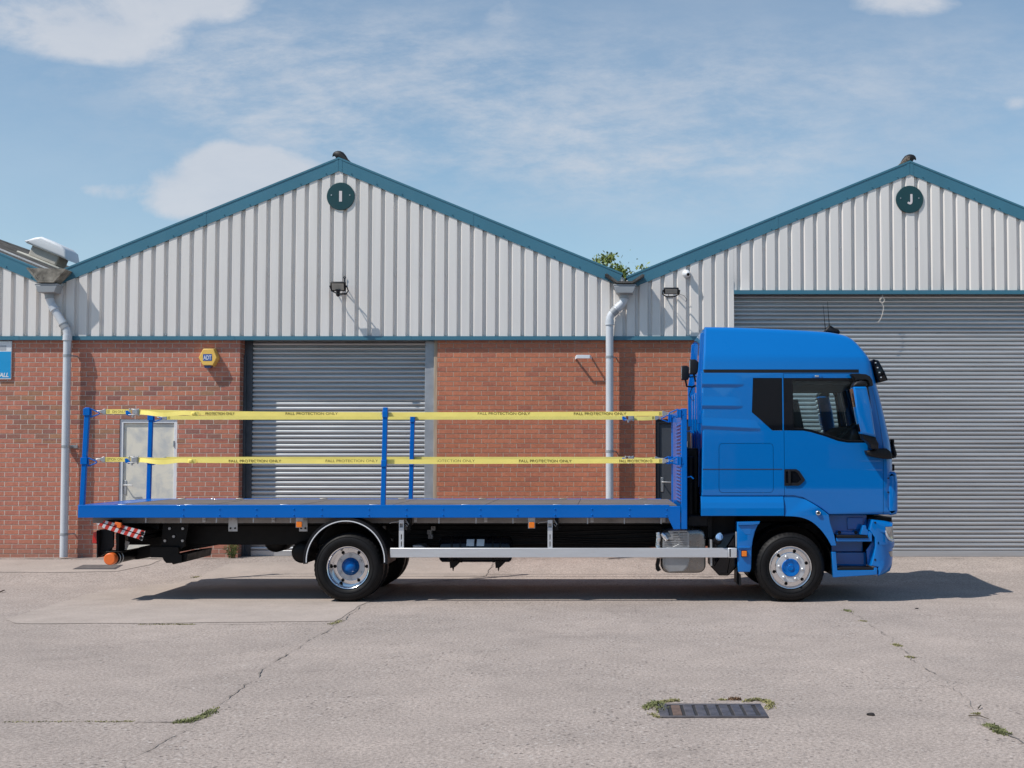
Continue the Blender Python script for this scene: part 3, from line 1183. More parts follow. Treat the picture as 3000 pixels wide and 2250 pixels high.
# gutters and pipes ----------------------------------------------------
def drain(label, x_h, z_h, path, clips, flip):
    t_ = thing('drain_pipe', label, 'drain pipe', (path[-1][0], YW - .15, gz(YW)))
    g = MB()
    # broken trough end that sticks out of the valley
    xc, zc = x_h, z_h + .14
    up = .55 if flip else 1.0
    outer = [(xc - .34, zc + .20 * up), (xc - .13, zc - .05), (xc + .13, zc - .05), (xc + .34, zc + .17 * up)]
    inner = [(xc + .30, zc + .18 * up + .01), (xc + .12, zc - .015), (xc - .12, zc - .015), (xc - .30, zc + .21 * up)]
    g.prism(outer + inner, YC - .30, YW + 10.5)
    if not flip:
        g.prism([(xc - .30, zc + .20), (xc - .12, zc - .01), (xc + .12, zc - .01), (xc + .33, zc + .19)], YC - .28, YC - .25)
    g.build('valley_gutter', m_roof2 if not flip else m_roof, t_, smooth=0)
    h = MB()
    wt, wb, hh = .185, .14, .075
    for (z0, z1, a0, a1) in ((z_h - hh, z_h + hh * .6, wb, wt), (z_h + hh * .6, z_h + hh, wt + .012, wt + .012)):
        h.add([(x_h - a0, YC - .27, z0), (x_h + a0, YC - .27, z0), (x_h + a0, YC - .03, z0), (x_h - a0, YC - .03, z0),
               (x_h - a1, YC - .28, z1), (x_h + a1, YC - .28, z1), (x_h + a1, YC - .02, z1), (x_h - a1, YC - .02, z1)],
              [(0, 3, 2, 1), (4, 5, 6, 7), (0, 1, 5, 4), (1, 2, 6, 5), (2, 3, 7, 6), (3, 0, 4, 7)])
    h.build('hopper', m_pvcd, t_, bevel=.008)
    p = MB()
    P = [(x, YW - .17, z) for x, z in path]
    rp = [P[0]]
    for i in range(1, len(P) - 1):
        a, b, c = Vector(P[i - 1]), Vector(P[i]), Vector(P[i + 1])
        q0 = b + (a - b).normalized() * min(.09, (a - b).length * .45)
        q1 = b + (c - b).normalized() * min(.09, (c - b).length * .45)
        for k in range(6):
            s = k / 5
            rp.append(tuple(q0 * (1 - s) ** 2 + b * 2 * s * (1 - s) + q1 * s * s))
    rp.append(P[-1])
    p.tube(rp, .066, 20)
    p.build('pipe', m_pvc, t_, smooth=50)
    for i in (1, 2):
        b = Vector(P[i])
        for s_, o_ in ((P[i - 1], .09), (P[i + 1], .10)):
            d = (Vector(s_) - b).normalized()
            q = MB()
            q.cyl(b + d * (o_ - .03), b + d * (o_ + .06), .076, 20)
            q.cyl(b + d * (o_ + .045), b + d * (o_ + .062), .081, 20)
            q.build('pipe_socket', m_pvc if o_ > .095 else m_pvcd, t_, smooth=50)
    for z, kind in clips:
        q = MB()
        x = path[-1][0]
        q.cyl((x, YW - .17, z - .02), (x, YW - .17, z + .02), .071, 20)
        if kind:
            q.box(x - .14, x + .14, YW - .012, YW - .001, z - .03, z + .03)
            q.box(x - .05, x + .05, YW - .12, YW - .01, z - .02, z + .02)
        else:
            q.tube([(x + .06, YW - .17, z), (x + .11, YW - .06, z), (x + .11, YW, z)], .012, 6)
        q.build('pipe_clip', m_galv if kind else m_pvcd, t_, smooth=50)
    return t_


def P2(px, py):
    return at(px, py, YW - .17)


x_h, z_h = at(143.5, 846, YW - .22)
pts = [P2(144, 858), P2(147, 885), P2(198, 970), (P2(198, 970)[0], GI + .02)]
drain('grey drain pipe at the far side of the pale door, hopper angled to the right', x_h, z_h, pts, [(P2(198, 1042)[1], 0), (P2(198, 1308)[1], 1), (P2(198, 1565)[1], 0)], False)
x_h, z_h = at(1830, 848, YW - .22)
pts = [P2(1830, 862), P2(1828, 885), P2(1786, 925), (P2(1786, 925)[0], GI + .02)]
drain('grey drain pipe between the two gables, crossed by the yellow straps', x_h, z_h, pts, [(P2(1786, 1046)[1], 0), (P2(1786, 1322)[1], 0)], True)

# roof ventilator ------------------------------------------------------
vy = YW + 4.6
vx, vz = at(138, 752, vy)
zr = z_gable(vx, XA_H, ZA)
t_ = thing('roof_ventilator', 'white cowled ventilator on the sloping cement roof', 'ventilator', (vx, vy, zr))
rot = Matrix.Translation((vx, vy, zr)) @ Matrix.Rotation(math.atan(SL), 4, 'Y') @ Matrix.Scale(.84, 4)
hood = rsolid([(-.50, .31), (-.42, .31), (.42, .31), (.60, .30), (.46, .52), (.30, .58), (-.22, .60), (-.36, .52), (-.58, .34)], .06, -.42, .42)
hood.transform(rot)
finish(hood, 'cowl', M('white_grp', (.80, .80, .80), .35, var=.05), t_, smooth=50)
mb = MB()
mb.box(-.40, .34, -.30, .30, .05, .34)
me = mb.mesh(True); me.transform(rot)
finish(me, 'neck', M('beige_grp', (.46, .43, .38), .6, var=.15), t_, bevel=.03)
mb = MB()
mb.box(-.62, .52, -.45, .45, .0, .06)
me = mb.mesh(True); me.transform(rot)
finish(me, 'base_flange', M('pale_flange', (.55, .53, .46), .7, var=.25), t_, bevel=.02)

# tree behind the valley -------------------------------------------------
m_leaf = M('tree_leaf', (.21, .26, .07), .6, var=.55, vs=1.7)
m_leaf.node_tree.nodes['Principled BSDF'].inputs['Transmission Weight'].default_value = 0
m_bark = M('tree_bark', (.10, .08, .06), .9, var=.3)
TY = YW + 15.5
tx, tz = at(1775, 790, TY)
tr = thing('tree', 'green tree showing above the valley between the two gables', 'tree', (tx, TY, GI))
mb = MB()
mb.tube([(tx, TY, GI - .3), (tx + .1, TY, tz * .5), (tx - .05, TY, tz - .5)], [.22, .16, .05], 9)
rt = random.Random(5)
tips = []
for k in range(16):
    a, el = rt.random() * 6.28, rt.uniform(.2, 1.3)
    s = Vector((tx, TY, tz * rt.uniform(.4, .75)))
    e = s + Vector((math.cos(a) * math.cos(el), math.sin(a) * math.cos(el), math.sin(el))) * rt.uniform(1.0, 2.0)
    mb.tube([s, (s + e) / 2 + Vector((0, 0, .1)), e], [.06, .04, .012], 6)
    tips.append(e)
mb.build('trunk', m_bark, tr)
mb = MB()
clumps = []
def top_lim(x, y):
    """crown height follows the two tufts seen over the valley"""
    return 0
for (px, py, n, rad) in ((1750, 775, 60, .22), (1775, 762, 90, .20), (1790, 752, 40, .10), (1768, 790, 220, .40), (1800, 800, 160, .30), (1815, 790, 60, .15),
                         (1830, 802, 40, .12), (1828, 815, 90, .2), (1892, 793, 30, .10), (1905, 808, 140, .32), (1850, 835, 500, .55), (1760, 815, 500, .55), (1940, 840, 300, .5)):
    cx, cz = at(px, py, TY)
    clumps.append((Vector((cx, TY, cz)), rad, n))
for k in range(16):
    clumps.append((tips[k], .5, 45))
for c, rad, n in clumps:
    for _ in range(n):
        d = Vector((rt.gauss(0, 1), rt.gauss(0, 1), rt.gauss(0, .8))) * rad * .55
        p = c + d
        a = Vector((rt.gauss(0, 1), rt.gauss(0, 1), rt.gauss(0, 1))).normalized()
        b = a.cross(Vector((rt.gauss(0, 1), rt.gauss(0, 1), rt.gauss(0, 1)))).normalized()
        s = rt.uniform(.035, .075)
        mb.add([p - a * s, p + b * s * .6, p + a * s, p - b * s * .6], [(0, 1, 2, 3)])
mb.build('crown', m_leaf, tr, fix=False, smooth=0)

# shed added unseen behind the camera to darken reflections and cut sky fill
op = thing('added_opposite_shed', 'long brick shed added behind the camera, mirrored in the cab windows', 'warehouse', (2, -15, 0))
mb = MB(); mb.box(-46, 50, -24, -15, -.3, 3.1)
mb.build('brick_wall', m_bwL, op, smooth=0)
mb = MB()
for k in range(8):
    mb.box(-46 + k * 12, -34 + k * 12 - .02, -24, -15.06, 3.1, 5.2)
    mb.prism([(-46 + k * 12, 5.2), (-34 + k * 12 - .02, 5.2), (-40 + k * 12, 7.6)], -24, -15.06)
mb.build('wall_cladding', m_clad, op, smooth=0)
for k in range(8):
    mb = MB()
    mb.box(-43 + k * 12, -37.5 + k * 12, -15.03, -14.98, .02, 3.6)
    mb.build('shutter_door', m_guided, op, smooth=0)
# ================================================================== TRUCK
def T(dx, dy, d=0.0):
    return at(dx * D, dy * D, YT + d)


def TX(dx, d=0.0):
    return at(dx * D, 1400, YT + d)[0]


def K(ox, oy, s):
    def f(x, y, d=.1):
        return at(ox + x * s, oy + y * s, YT + d)
    return f


k1 = K(1960, 920, 700 / 2212)
k2 = K(1960, 1380, 700 / 2212)
k3 = K(200, 1150, 500 / 2212)
k4 = K(250, 1480, 700 / 2212)
k5 = K(900, 1480, 700 / 2212)
k6 = K(1500, 1480, 700 / 2212)
k7 = K(2400, 1480, 260 / 1797)
k8 = K(2420, 1060, 240 / 1327)
k9 = K(2260, 1060, 340 / 2169)
ka = K(260, 1510, 360 / 2212)
kb = K(1820, 1180, 240 / 1810)
kc = K(1980, 1000, 120 / 1244)
TW = 2.5                                # width of the deck
Yd = lambda d: YT + d                   # depth inside the truck -> world Y
Ym = lambda d: YT + TW - d              # mirrored to the far side
pl = lambda f, pts, d=.1: [f(x, y, d) for x, y in pts]

XF, XR = TX(1707.8), TX(751.8)
truck = thing('flatbed_truck', 'blue flatbed truck with empty deck parked side on before the sheds', 'truck', ((XF + XR) / 2, YT + TW / 2, 0))

# ---------------------------------------------------------------- cab shell
C0, C1 = .08, TW - .08                  # near and far faces of the cab
CM = TW / 2
arch_cut = [(1067, 232), (1150, 232), (1240, 250), (1330, 300), (1410, 350), (1480, 405)]
rear = [k1(310, 1020), k1(300, 560), k1(315, 515), k1(332, 200), k1(338, 112)]
roof = [(345, 104), (560, 107), (800, 115), (1120, 130), (1450, 150), (1580, 169), (1660, 190), (1720, 225), (1780, 290), (1840, 372),
        (1880, 440), (1905, 520), (1935, 640), (1990, 860), (2040, 1080), (2065, 1200), (2082, 1340)]
roofp = spl([k1(x, y) for x, y in roof], 3)
S = [k2(300, 232)] + [k2(x, y) for x, y in arch_cut] + [k2(2040, 405), k2(2078, 402), k2(2088, 200)] + roofp[::-1] + rear[::-1]
rad = [.02] * 7 + [.05, .12, .15] + [.15] * len(roofp) + [.03] * len(rear)
nroof = len(roofp)
for i in range(nroof):                   # roof edge is rounder than the front pillar
    zz = roofp[::-1][i][1]
    rad[10 + i] = .15 if zz < 3.0 else .15 - .08 * min(1, (zz - 3.0) / .3)
zq = [1.20 + .07 * k for k in range(36)]
ZS = k1(900, 529)[1]                     # the black strip
XB0 = k1(310, 560)[0]


def side_scale(x, z):
    s = 1 - .010 * ((z - 2.0) / 1.0) ** 2
    if z > ZS:
        t = (z - ZS) / .62
        s -= .010 * min(1, t / .25)
        if t > .28:
            s -= .135 * (t - .28) / .72
    return s




def cab_solid(e):
    """the cab as one closed solid, e = how far inside the outer skin"""
    me = rsolid(shrink(S, e) if e else S, [max(.008, r - e) for r in rad], Yd(C0 + e), Yd(C1 - e), 6)
    bm = bmesh.new()
    bm.from_mesh(me)
    for z in zq:
        bmesh.ops.bisect_plane(bm, geom=bm.verts[:] + bm.edges[:] + bm.faces[:], plane_co=(0, 0, z + e * .37), plane_no=(0, 0, 1))
    for v in bm.verts:
        v.co.y = YT + CM + (v.co.y - YT - CM) * side_scale(v.co.x, v.co.z)
    bm.to_mesh(me)
    bm.free()
    return me


def nested(a, b):
    """outer solid a with the solid b hollowed out of it"""
    bm = bmesh.new()
    bm.from_mesh(b)
    bmesh.ops.reverse_faces(bm, faces=bm.faces)
    bm.from_mesh(a)
    me = bpy.data.meshes.new('skin')
    bm.to_mesh(me)
    bm.free()
    return me


skin = nested(cab_solid(0), cab_solid(.036))

door_o = [k1(x, y) for x, y in ((1056, 550), (1755, 550), (1815, 562), (1858, 605), (1880, 680), (1915, 830), (1958, 1060), (1982, 1240))] + \
         [k2(1984, 403)] + [k2(x, y) for x, y in arch_cut[::-1]]
frame_o = [k9(x, y) for x, y in ((222, 303), (1740, 303), (1790, 330), (1840, 700), (1935, 1515), (1420, 1512), (1240, 1482), (1010, 1398), (740, 1318), (590, 1288), (226, 1283))]
glass_o = rpoly([k9(x, y) for x, y in ((383, 345), (1740, 345), (1800, 700), (1897, 1484), (1420, 1477), (1250, 1440), (1030, 1365), (760, 1283), (600, 1253), (405, 1244))],
                [.035, .02, 0, .02, 0, 0, 0, 0, 0, .02])
quart_o = [k1(x, y) for x, y in ((776, 592), (1046, 592), (1050, 1079), (955, 1079), (765, 910))]
hatch_o = rpoly([k1(460, 1196), k1(964, 1196), k1(966, 1655), k1(460, 1655)], .06)
strip_o = [k1(317, 513), k1(1757, 513), k1(1757, 545), k1(317, 545)]
NEAR, FAR, BOTH = (Yd(-.4), Yd(.62)), (Yd(1.88), Yd(2.9)), (Yd(-.4), Yd(2.9))


def cut(src, polys, rng):
    return boolean(src.copy(), [pris(p, *rng) for p in polys])


def keep(src, poly, rng, e=0.0):
    return boolean(src.copy(), [pris(shrink(poly, e) if e else poly, *rng)], 'INTERSECT')


wind = MB().box(k1(1990, 860)[0] - .42, k1(1990, 860)[0] + .6, Yd(.30), Ym(.30), k1(2065, 1215)[1], k1(1905, 545)[1]).mesh(True)
body = cut(skin, [door_o], NEAR)
body = cut(body, [door_o], FAR)
body = cut(body, [quart_o, strip_o], BOTH)
body = cut(body, [hatch_o], NEAR)
wscr = boolean(skin.copy(), [wind.copy()], 'INTERSECT')
body = boolean(body, [wind])
body_o = finish(body, 'cab_body', m_paint, truck, smooth=28)
finish(keep(skin, hatch_o, NEAR, .005), 'locker_hatch', m_paint, truck, smooth=28)
finish(wscr, 'windscreen', m_glass, truck, smooth=40)
for rng, nm in ((NEAR, 0), (FAR, 1)):
    dr = keep(skin, door_o, rng, .005)
    dr = cut(dr, [frame_o], rng)
    dro = finish(dr, 'door', m_paint, truck, smooth=28)
    fr_ = cut(keep(skin, frame_o, rng, .001), [glass_o], rng)
    finish(fr_, 'window_frame', m_gloss, dro, smooth=28)
    finish(keep(skin, quart_o, rng, .004), 'quarter_window', m_gloss, truck, smooth=28)
    finish(keep(skin, strip_o, rng, .002), 'roof_strip', m_black, truck, smooth=28)
    # thin pane
    yb = C0 + .022 + .012
    gp = MB()
    yq = Yd(yb) if nm == 0 else Ym(yb)
    gp.prism(shrink(glass_o, -.012), yq, yq + .004)
    finish(gp.mesh(True), 'window_pane', m_glass, dro, smooth=0)
    # rubber seal round the pane
    sl = MB()
    sl.tube([(x, (Yd(C0 + .004) if nm == 0 else Ym(C0 + .004)) + (.010 if nm == 0 else -.010), z) for x, z in glass_o], .009, 6, closed=True)
    sl.build('window_seal', m_black, dro)
    # handle: black pentagon with a dark recess and a grip bar
    Yn = (lambda d: Yd(d)) if nm == 0 else (lambda d: Ym(d))
    pent = [k1(x, y, .07) for x, y in ((1068, 1436), (1178, 1436), (1208, 1455), (1258, 1530), (1254, 1545), (1216, 1582), (1196, 1589), (1068, 1589))]
    hole = [k1(x, y, .07) for x, y in ((1080, 1456), (1168, 1456), (1190, 1470), (1226, 1532), (1190, 1562), (1080, 1564))]
    me = plate_mesh(rpoly(pent, .008), [hole], Yn(C0 - .012), Yn(C0 + .02))
    ho = finish(me, 'handle_surround', m_black, dro, bevel=.003)
    finish(pris(hole, Yn(C0 - .004), Yn(C0 + .004)), 'handle_recess', m_gloss, dro)
    hb = MB()
    a, b = k1(1106, 1448, .06), k1(1128, 1575, .06)
    hb.box(a[0], b[0], Yn(C0 - .022), Yn(C0 + .0), a[1], b[1])
    hb.build('door_handle', m_black, dro, bevel=.004)
    # side repeater mount above the window
    mk = MB()
    a = k1(1372, 574, .06)
    mk.prism(rpoly([(a[0] - .026, a[1] - .012), (a[0] + .026, a[1] - .012), (a[0] + .026, a[1] + .012), (a[0] - .026, a[1] + .012)], .01), Yn(C0 + .0), Yn(C0 + .02))
    mk.build('marker_lamp', m_galv, dro, bevel=.003)
    mk = MB()
    for xx in (1330, 1413):
        a = k1(xx, 574, .06)
        mk = MB()
        mk.cyl((a[0], Yn(C0 + .0), a[1]), (a[0], Yn(C0 + .02), a[1]), .011, 10)
        mk.build('cover_screw', m_paint, dro)
    # pressed ribs behind the window: soft shoulder above a sharp under edge
    for (x0, x1, xe, yt, yt2, hh) in ((306, 636, 712, 650, 651, 30), (306, 630, 700, 848, 853, 30), (306, 790, 868, 1035, 1062, 38)):
        rb = MB()
        secs = []
        for q in range(9):
            fr = q / 8
            x = x0 + (xe - x0) * fr
            amp = 1.0 if x < x1 else max(0.02, 1 - (x - x1) / (xe - x1))
            yy_ = yt + (yt2 - yt) * fr
            X, Z = k1(x, yy_, .06)
            s0 = C0 + (1 - side_scale(X, Z)) * (CM - C0)
            hz_ = hh * .316 / 222
            secs.append([(X, Yn(s0 + .006), Z + .17), (X, Yn(s0 - .006 * amp + .004), Z + .08), (X, Yn(s0 - .020 * amp + .004), Z + .012), (X, Yn(s0 - .022 * amp + .004), Z),
                         (X, Yn(s0 - .014 * amp + .004), Z - .012), (X, Yn(s0 + .004), Z - hz_), (X, Yn(s0 + .012), Z - hz_), (X, Yn(s0 + .02), Z + .17)])
        vs = [p for s_ in secs for p in s_]
        nq = 8
        fs = [(i * nq + k, i * nq + (k + 1) % nq, (i + 1) * nq + (k + 1) % nq, (i + 1) * nq + k) for i in range(len(secs) - 1) for k in range(nq)]
        fs += [tuple(range(nq)), tuple((len(secs) - 1) * nq + k for k in range(nq))]
        rb.add(vs, fs)
        rb.build('pressed_rib', m_paint, body_o, smooth=50)
    # horizontal seam and the line under the body
    se = MB()
    a, b = k1(312, 1437, .07), k1(1050, 1437, .07)
    se.box(a[0], b[0], Yn(C0 - .0016), Yn(C0 + .01), a[1] - .005, a[1] + .005)
    se.build('panel_seam', m_dark, body_o)

# lining and inside of the cab
xb, zb_ = k1(760, 1180)
li = MB()
li.box(XB0 + .06, k1(700, 0)[0], Yd(.16), Ym(.16), 1.35, 2.98)
li.build('sleeper_partition', m_trim, body_o)
li = MB()
li.box(XB0 + .1, k1(1890, 0)[0] - .06, Yd(.20), Ym(.20), k9(500, 452, .3)[1], 3.02)
li.build('headlining', m_trim, body_o, bevel=.03)
li = MB()
li.box(XB0 + .1, k1(1980, 0)[0], Yd(.15), Ym(.15), 1.28, 1.42)
li.build('cab_floor', m_trim, body_o)
li = MB()
xd0, xd1 = k9(1500, 0)[0], k1(2030, 0)[0]
zd = k9(0, 1240, .3)[1]
li.prism([(xd0 - .12, 1.45), (xd0 - .05, zd - .25), (xd0, zd - .02), (xd0 + .14, zd + .05), (xd1, zd - .02), (xd1, 1.45)], Yd(.17), Ym(.17))
li.build('dashboard', m_trim, body_o, bevel=.03)


def seat(parent, d0):
    Y0, Y1 = Yd(d0), Yd(d0 + .5)
    x0 = k9(560, 0, d0)[0]
    zc = k9(0, 1560, .6)[1]
    b_ = finish(rsolid([(x0 - .02, zc - .10), (x0 + .46, zc - .08), (x0 + .48, zc + .06), (x0 + .02, zc + .05)], .05, Y0, Y1), 'seat_cushion', m_seat, parent, smooth=50)
    finish(rsolid([(x0 - .06, zc + .02), (x0 + .08, zc + .04), (x0 - .04, zc + .62), (x0 - .16, zc + .62)], .05, Y0 + .02, Y1 - .02), 'seat_back', m_seat, parent, smooth=50)
    q = MB()
    q.box(x0 + .02, x0 + .4, Y0 + .08, Y1 - .08, 1.42, zc - .09)
    q.build('seat_base', m_trim, parent)


seat(body_o, .42)
seat(body_o, 1.58)
sw_ = MB()
c = Vector((k9(1330, 0, .6)[0], Yd(.62), k9(0, 1340, .6)[1]))
nrm = Vector((-.62, 0, .78)).normalized()
ax1 = Vector((0, 1, 0)); ax2 = nrm.cross(ax1)
sw_.tube([c + (ax1 * math.cos(2 * math.pi * k / 28) + ax2 * math.sin(2 * math.pi * k / 28)) * .225 for k in range(28)], .017, 8, closed=True)
for a in (.3, 2.84, 4.71):
    sw_.cyl(c - nrm * .03, c + (ax1 * math.cos(a) + ax2 * math.sin(a)) * .22, .016, 8)
sw_.cyl(c, c - nrm * .5, .04, 10)
sw_.build('steering_wheel', M('wheel_leather', (.05, .06, .06), .45), body_o)

# sun visor; small alloy boxes at its near end stand in for glints
vz_ = [k1(x, y, .2) for x, y in ((1882, 418), (1936, 430), (1992, 532), (2026, 615), (1940, 637), (1925, 600), (1905, 520))]
vo = finish(rsolid(rpoly(vz_, .012), .02, Yd(.16), Ym(.16), 3), 'sun_visor', m_gloss, truck, smooth=40)
for dd in (.20, .62, 1.15, 1.68, 2.1):
    lm = MB()
    for (x, y) in ((1912, 450), (1930, 495), (1948, 540), (1962, 585)):
        a = k1(x, y, .15)
        lm.box(a[0] - .008, a[0] + .012, Yd(.152), Yd(.17), a[1] - .008, a[1] + .006) if dd == .20 else None
    if dd == .20:
        lm.build('visor_glint', m_alu, vo)

# grille panel and front lid
gr = [k1(2004, 1462), k1(2090, 1458), k1(2108, 1474)] + [k2(2121, 100), k2(2121, 380), k2(2112, 398), k2(2060, 408), k2(2016, 400), k2(2016, 330)]
gr2 = [k1(2022, 1468), k1(2092, 1458), k1(2110, 1474)] + [k2(2122, 100), k2(2122, 372), k2(2112, 400), k2(2060, 410), k2(2024, 402)]
go = finish(rsolid(rpoly(gr2, .012), .05, Yd(C0 + .012), Ym(C0 + .012), 4), 'grille_panel', m_paint, truck, smooth=40)
g_ = MB()
a, b = k1(2012, 1455), k2(2030, 400)
g_.box(a[0] - .03, b[0] - .0, Yd(C0 + .05), Yd(C0 + .2), b[1] + .02, a[1])
for yy_ in (1520, 1650):
    q = k1(2002, yy_)
    g_.box(q[0] - .0, q[0] + .05, Yd(C0 + .015), Yd(C0 + .06), q[1] - .009, q[1] + .009)
q = k2(2005, 370)
g_.box(q[0], q[0] + .05, Yd(C0 + .015), Yd(C0 + .06), q[1] - .009, q[1] + .009)
g_.build('grille_hinge', m_black, go)
sl_ = MB()
for i in range(4):
    z = 1.55 + i * .17
    sl_.box(k2(2122, 100)[0] - .03, k2(2122, 100)[0] + .012, Yd(.35), Ym(.35), z, z + .09)
sl_.build('grille_slot', m_gloss, go, bevel=.01)
# wipers at the foot of the windscreen
for y0_, y1_ in ((.35, .95), (1.1, 1.75)):
    a = k1(2076, 1295, .3)
    wp = MB()
    wp.tube([(a[0] + .02, Yd(y0_), a[1] - .03), (a[0] + .03, Yd(y0_ + .1), a[1]), (a[0] - .05, Yd(y1_), a[1] + .36)], .012, 6)
    wp.cyl((a[0] - .03, Yd(y0_), a[1] - .03), (a[0] + .045, Yd(y0_), a[1] - .03), .025, 10)
    wp.build('wiper', m_black, truck)
wp = MB()
wp.prism(pl(k1, ((2062, 1180), (2080, 1215), (2104, 1300), (2100, 1312), (2080, 1308), (2066, 1230)), .35), Yd(.30), Yd(.62))
wp.build('wiper_cover', m_black, truck, bevel=.006)

# shark-fin aerial and two whips on the roof
ra = MB()
p0 = [k1(x, y, .9) for x, y in ((1440, 152), (1478, 105), (1500, 110), (1530, 132), (1566, 142), (1582, 168), (1575, 185), (1440, 170))]
zoff = k1(1500, 158)[1] - k1(1500, 158, .9)[1]
ao = finish(rsolid(rpoly(p0, .008), .02, Yd(.86), Yd(.98), 3), 'roof_aerial', m_black, truck, smooth=50)
for (x0, y0, x1, y1) in ((1450, 130, 1428, -85), (1487, 112, 1469, -118)):
    a, b = k1(x0, y0, .9), k1(x1, y1, .9)
    q = MB()
    q.tube([(a[0], Yd(.92), a[1] - .02), ((a[0] + b[0]) / 2, Yd(.92), (a[1] + b[1]) / 2), (b[0], Yd(.92), b[1])], [.007, .004, .0025], 6)
    q.build('aerial_whip', m_black, ao)

# mirrors ------------------------------------------------------------
for side in (0, 1):
    Yn = (lambda d: Yd(d)) if side == 0 else (lambda d: Ym(d))
    dm = -.16
    hs = [k8(x, y, dm) for x, y in ((415, 418), (440, 404), (620, 402), (640, 420), (705, 700), (785, 1222), (760, 1216), (550, 1166), (478, 850))]
    mo = finish(rsolid(hs, .035, min(Yn(-.26), Yn(-.04)), max(Yn(-.26), Yn(-.04)), 4), 'mirror_housing', m_paint, truck, smooth=50)
    e1, e2 = k8(412, 440, dm), k8(545, 1130, dm)
    g2 = MB()
    g2.add([(e1[0] - .006, Yn(-.235), e1[1]), (e2[0] - .006, Yn(-.235), e2[1]), (e2[0] - .006, Yn(-.06), e2[1]), (e1[0] - .006, Yn(-.06), e1[1]),
            (e1[0] + .03, Yn(-.24), e1[1]), (e2[0] + .03, Yn(-.24), e2[1]), (e2[0] + .03, Yn(-.05), e2[1]), (e1[0] + .03, Yn(-.05), e1[1])],
           [(0, 1, 2, 3), (4, 7, 6, 5), (0, 4, 5, 1), (1, 5, 6, 2), (2, 6, 7, 3), (3, 7, 4, 0)])
    g2.build('mirror_glass', m_mirror, mo, smooth=0)
    t1 = [k8(x, y, dm) for x, y in ((412, 416), (430, 360), (480, 322), (560, 308), (630, 325), (655, 370), (640, 408))]
    finish(rsolid(t1, .03, min(Yn(-.25), Yn(-.05)), max(Yn(-.25), Yn(-.05)), 3), 'mirror_cap', m_black, mo, smooth=50)
    t2 = [k8(x, y, -.02) for x, y in ((398, 196), (500, 200), (630, 206), (690, 240), (730, 300), (745, 392), (692, 396), (672, 320), (630, 286), (560, 300), (500, 300), (470, 320), (440, 260))]
    finish(plate_mesh(t2, [], Yn(-.10), Yn(C0 + .03)), 'mirror_arm', m_black, mo, bevel=.008)
    t3 = [k8(x, y, -.08) for x, y in ((550, 1166), (700, 1190), (782, 1224), (790, 1262), (826, 1330), (822, 1424), (700, 1404), (690, 1350), (640, 1290), (580, 1250))]
    finish(rsolid(t3, .02, min(Yn(-.2), Yn(.02)), max(Yn(-.2), Yn(.02)), 3), 'mirror_bracket', m_black, mo, smooth=50)
    t4 = [k8(x, y, -.02) for x, y in ((640, 1440), (740, 1424), (832, 1402), (972, 1400), (1040, 1450), (1062, 1500), (1062, 1576), (920, 1572), (700, 1530), (660, 1500))]
    finish(rsolid(t4, .025, min(Yn(-.06), Yn(C0 + .05)), max(Yn(-.06), Yn(C0 + .05)), 3), 'mirror_foot', m_black, mo, smooth=50)

# rear wall fittings: fairing blades and two work lamps -----------------------
for dn in (0, 1):
    Yn = (lambda d: Yd(d)) if dn == 0 else (lambda d: Ym(d))
    a, b, c_, e = k1(338, 150), k1(318, 500), k1(300, 600), k1(302, 1010)
    fb = MB()
    fb.prism([(a[0] + .0, a[1]), (a[0] - .05, a[1] - .02), (b[0] - .05, b[1]), (c_[0] - .05, c_[1]), (e[0] - .045, e[1]), (e[0] + .02, e[1]), (c_[0] + .02, c_[1]), (b[0] + .02, b[1])],
             Yn(C0 + .26), Yn(C0 + .29))
    fb.build('rear_fairing', m_paint, truck, bevel=.006)
rp_ = MB()
for dd in (.55, 1.0, 1.5):
    a, b = k1(305, 700), k1(305, 1500)
    rp_.box(a[0] - .035, a[0] + .01, Yd(dd), Yd(dd + .1), 1.5, a[1])
rp_.build('rear_stiffener', m_paint, body_o, bevel=.01)
for (lx, ly, dd) in ((290, 960, 1.3), (545, 780, .45)):
    a = kc(lx, ly, dd)
    wl = MB()
    hs = [(a[0] - .055, a[1] - .10), (a[0] + .03, a[1] - .10), (a[0] + .06, a[1] - .05), (a[0] + .06, a[1] + .06), (a[0] + .02, a[1] + .10), (a[0] - .055, a[1] + .10)]
    lo = finish(rsolid(hs, .015, Yd(dd - .08), Yd(dd + .08), 3), 'work_lamp', m_black, truck, smooth=40)
    q = MB(); q.box(a[0] - .062, a[0] - .054, Yd(dd - .065), Yd(dd + .065), a[1] - .085, a[1] + .085)
    q.build('lamp_glass', m_alloy, lo, bevel=.002)
    q = MB()
    q.tube([(a[0] + .0, Yd(dd), a[1] - .10), (a[0] + .02, Yd(dd), a[1] - .19), (a[0] + .10, Yd(dd), a[1] - .20), (a[0] + .22, Yd(dd), a[1] - .14), (XB0 + .02, Yd(dd), a[1] - .12)], .014, 8)
    q.tube([(a[0] + .05, Yd(dd), a[1] - .06), (a[0] + .16, Yd(dd), a[1] - .05), (a[0] + .18, Yd(dd), a[1] - .14)], .010, 6)
    q.tube([(a[0] + .1, Yd(dd + .02), a[1] - .2), (a[0] + .05, Yd(dd + .02), a[1] - .32), (a[0] + .11, Yd(dd + .02), a[1] - .40), (a[0] + .17, Yd(dd + .02), a[1] - .3)], .006, 6)
    q.build('lamp_bracket', m_black, lo)

q = MB()
q.box(TX(1484.3) + .03, XB0 - .03, Yd(.5), Ym(.45), .60, T(1490, 968, .5)[1])
q.cyl((XB0 - .14, Yd(.42), .9), (XB0 - .14, Yd(.42), T(1490, 985, .5)[1]), .05, 14)
q.build('air_intake', m_chassis, truck, bevel=.02)
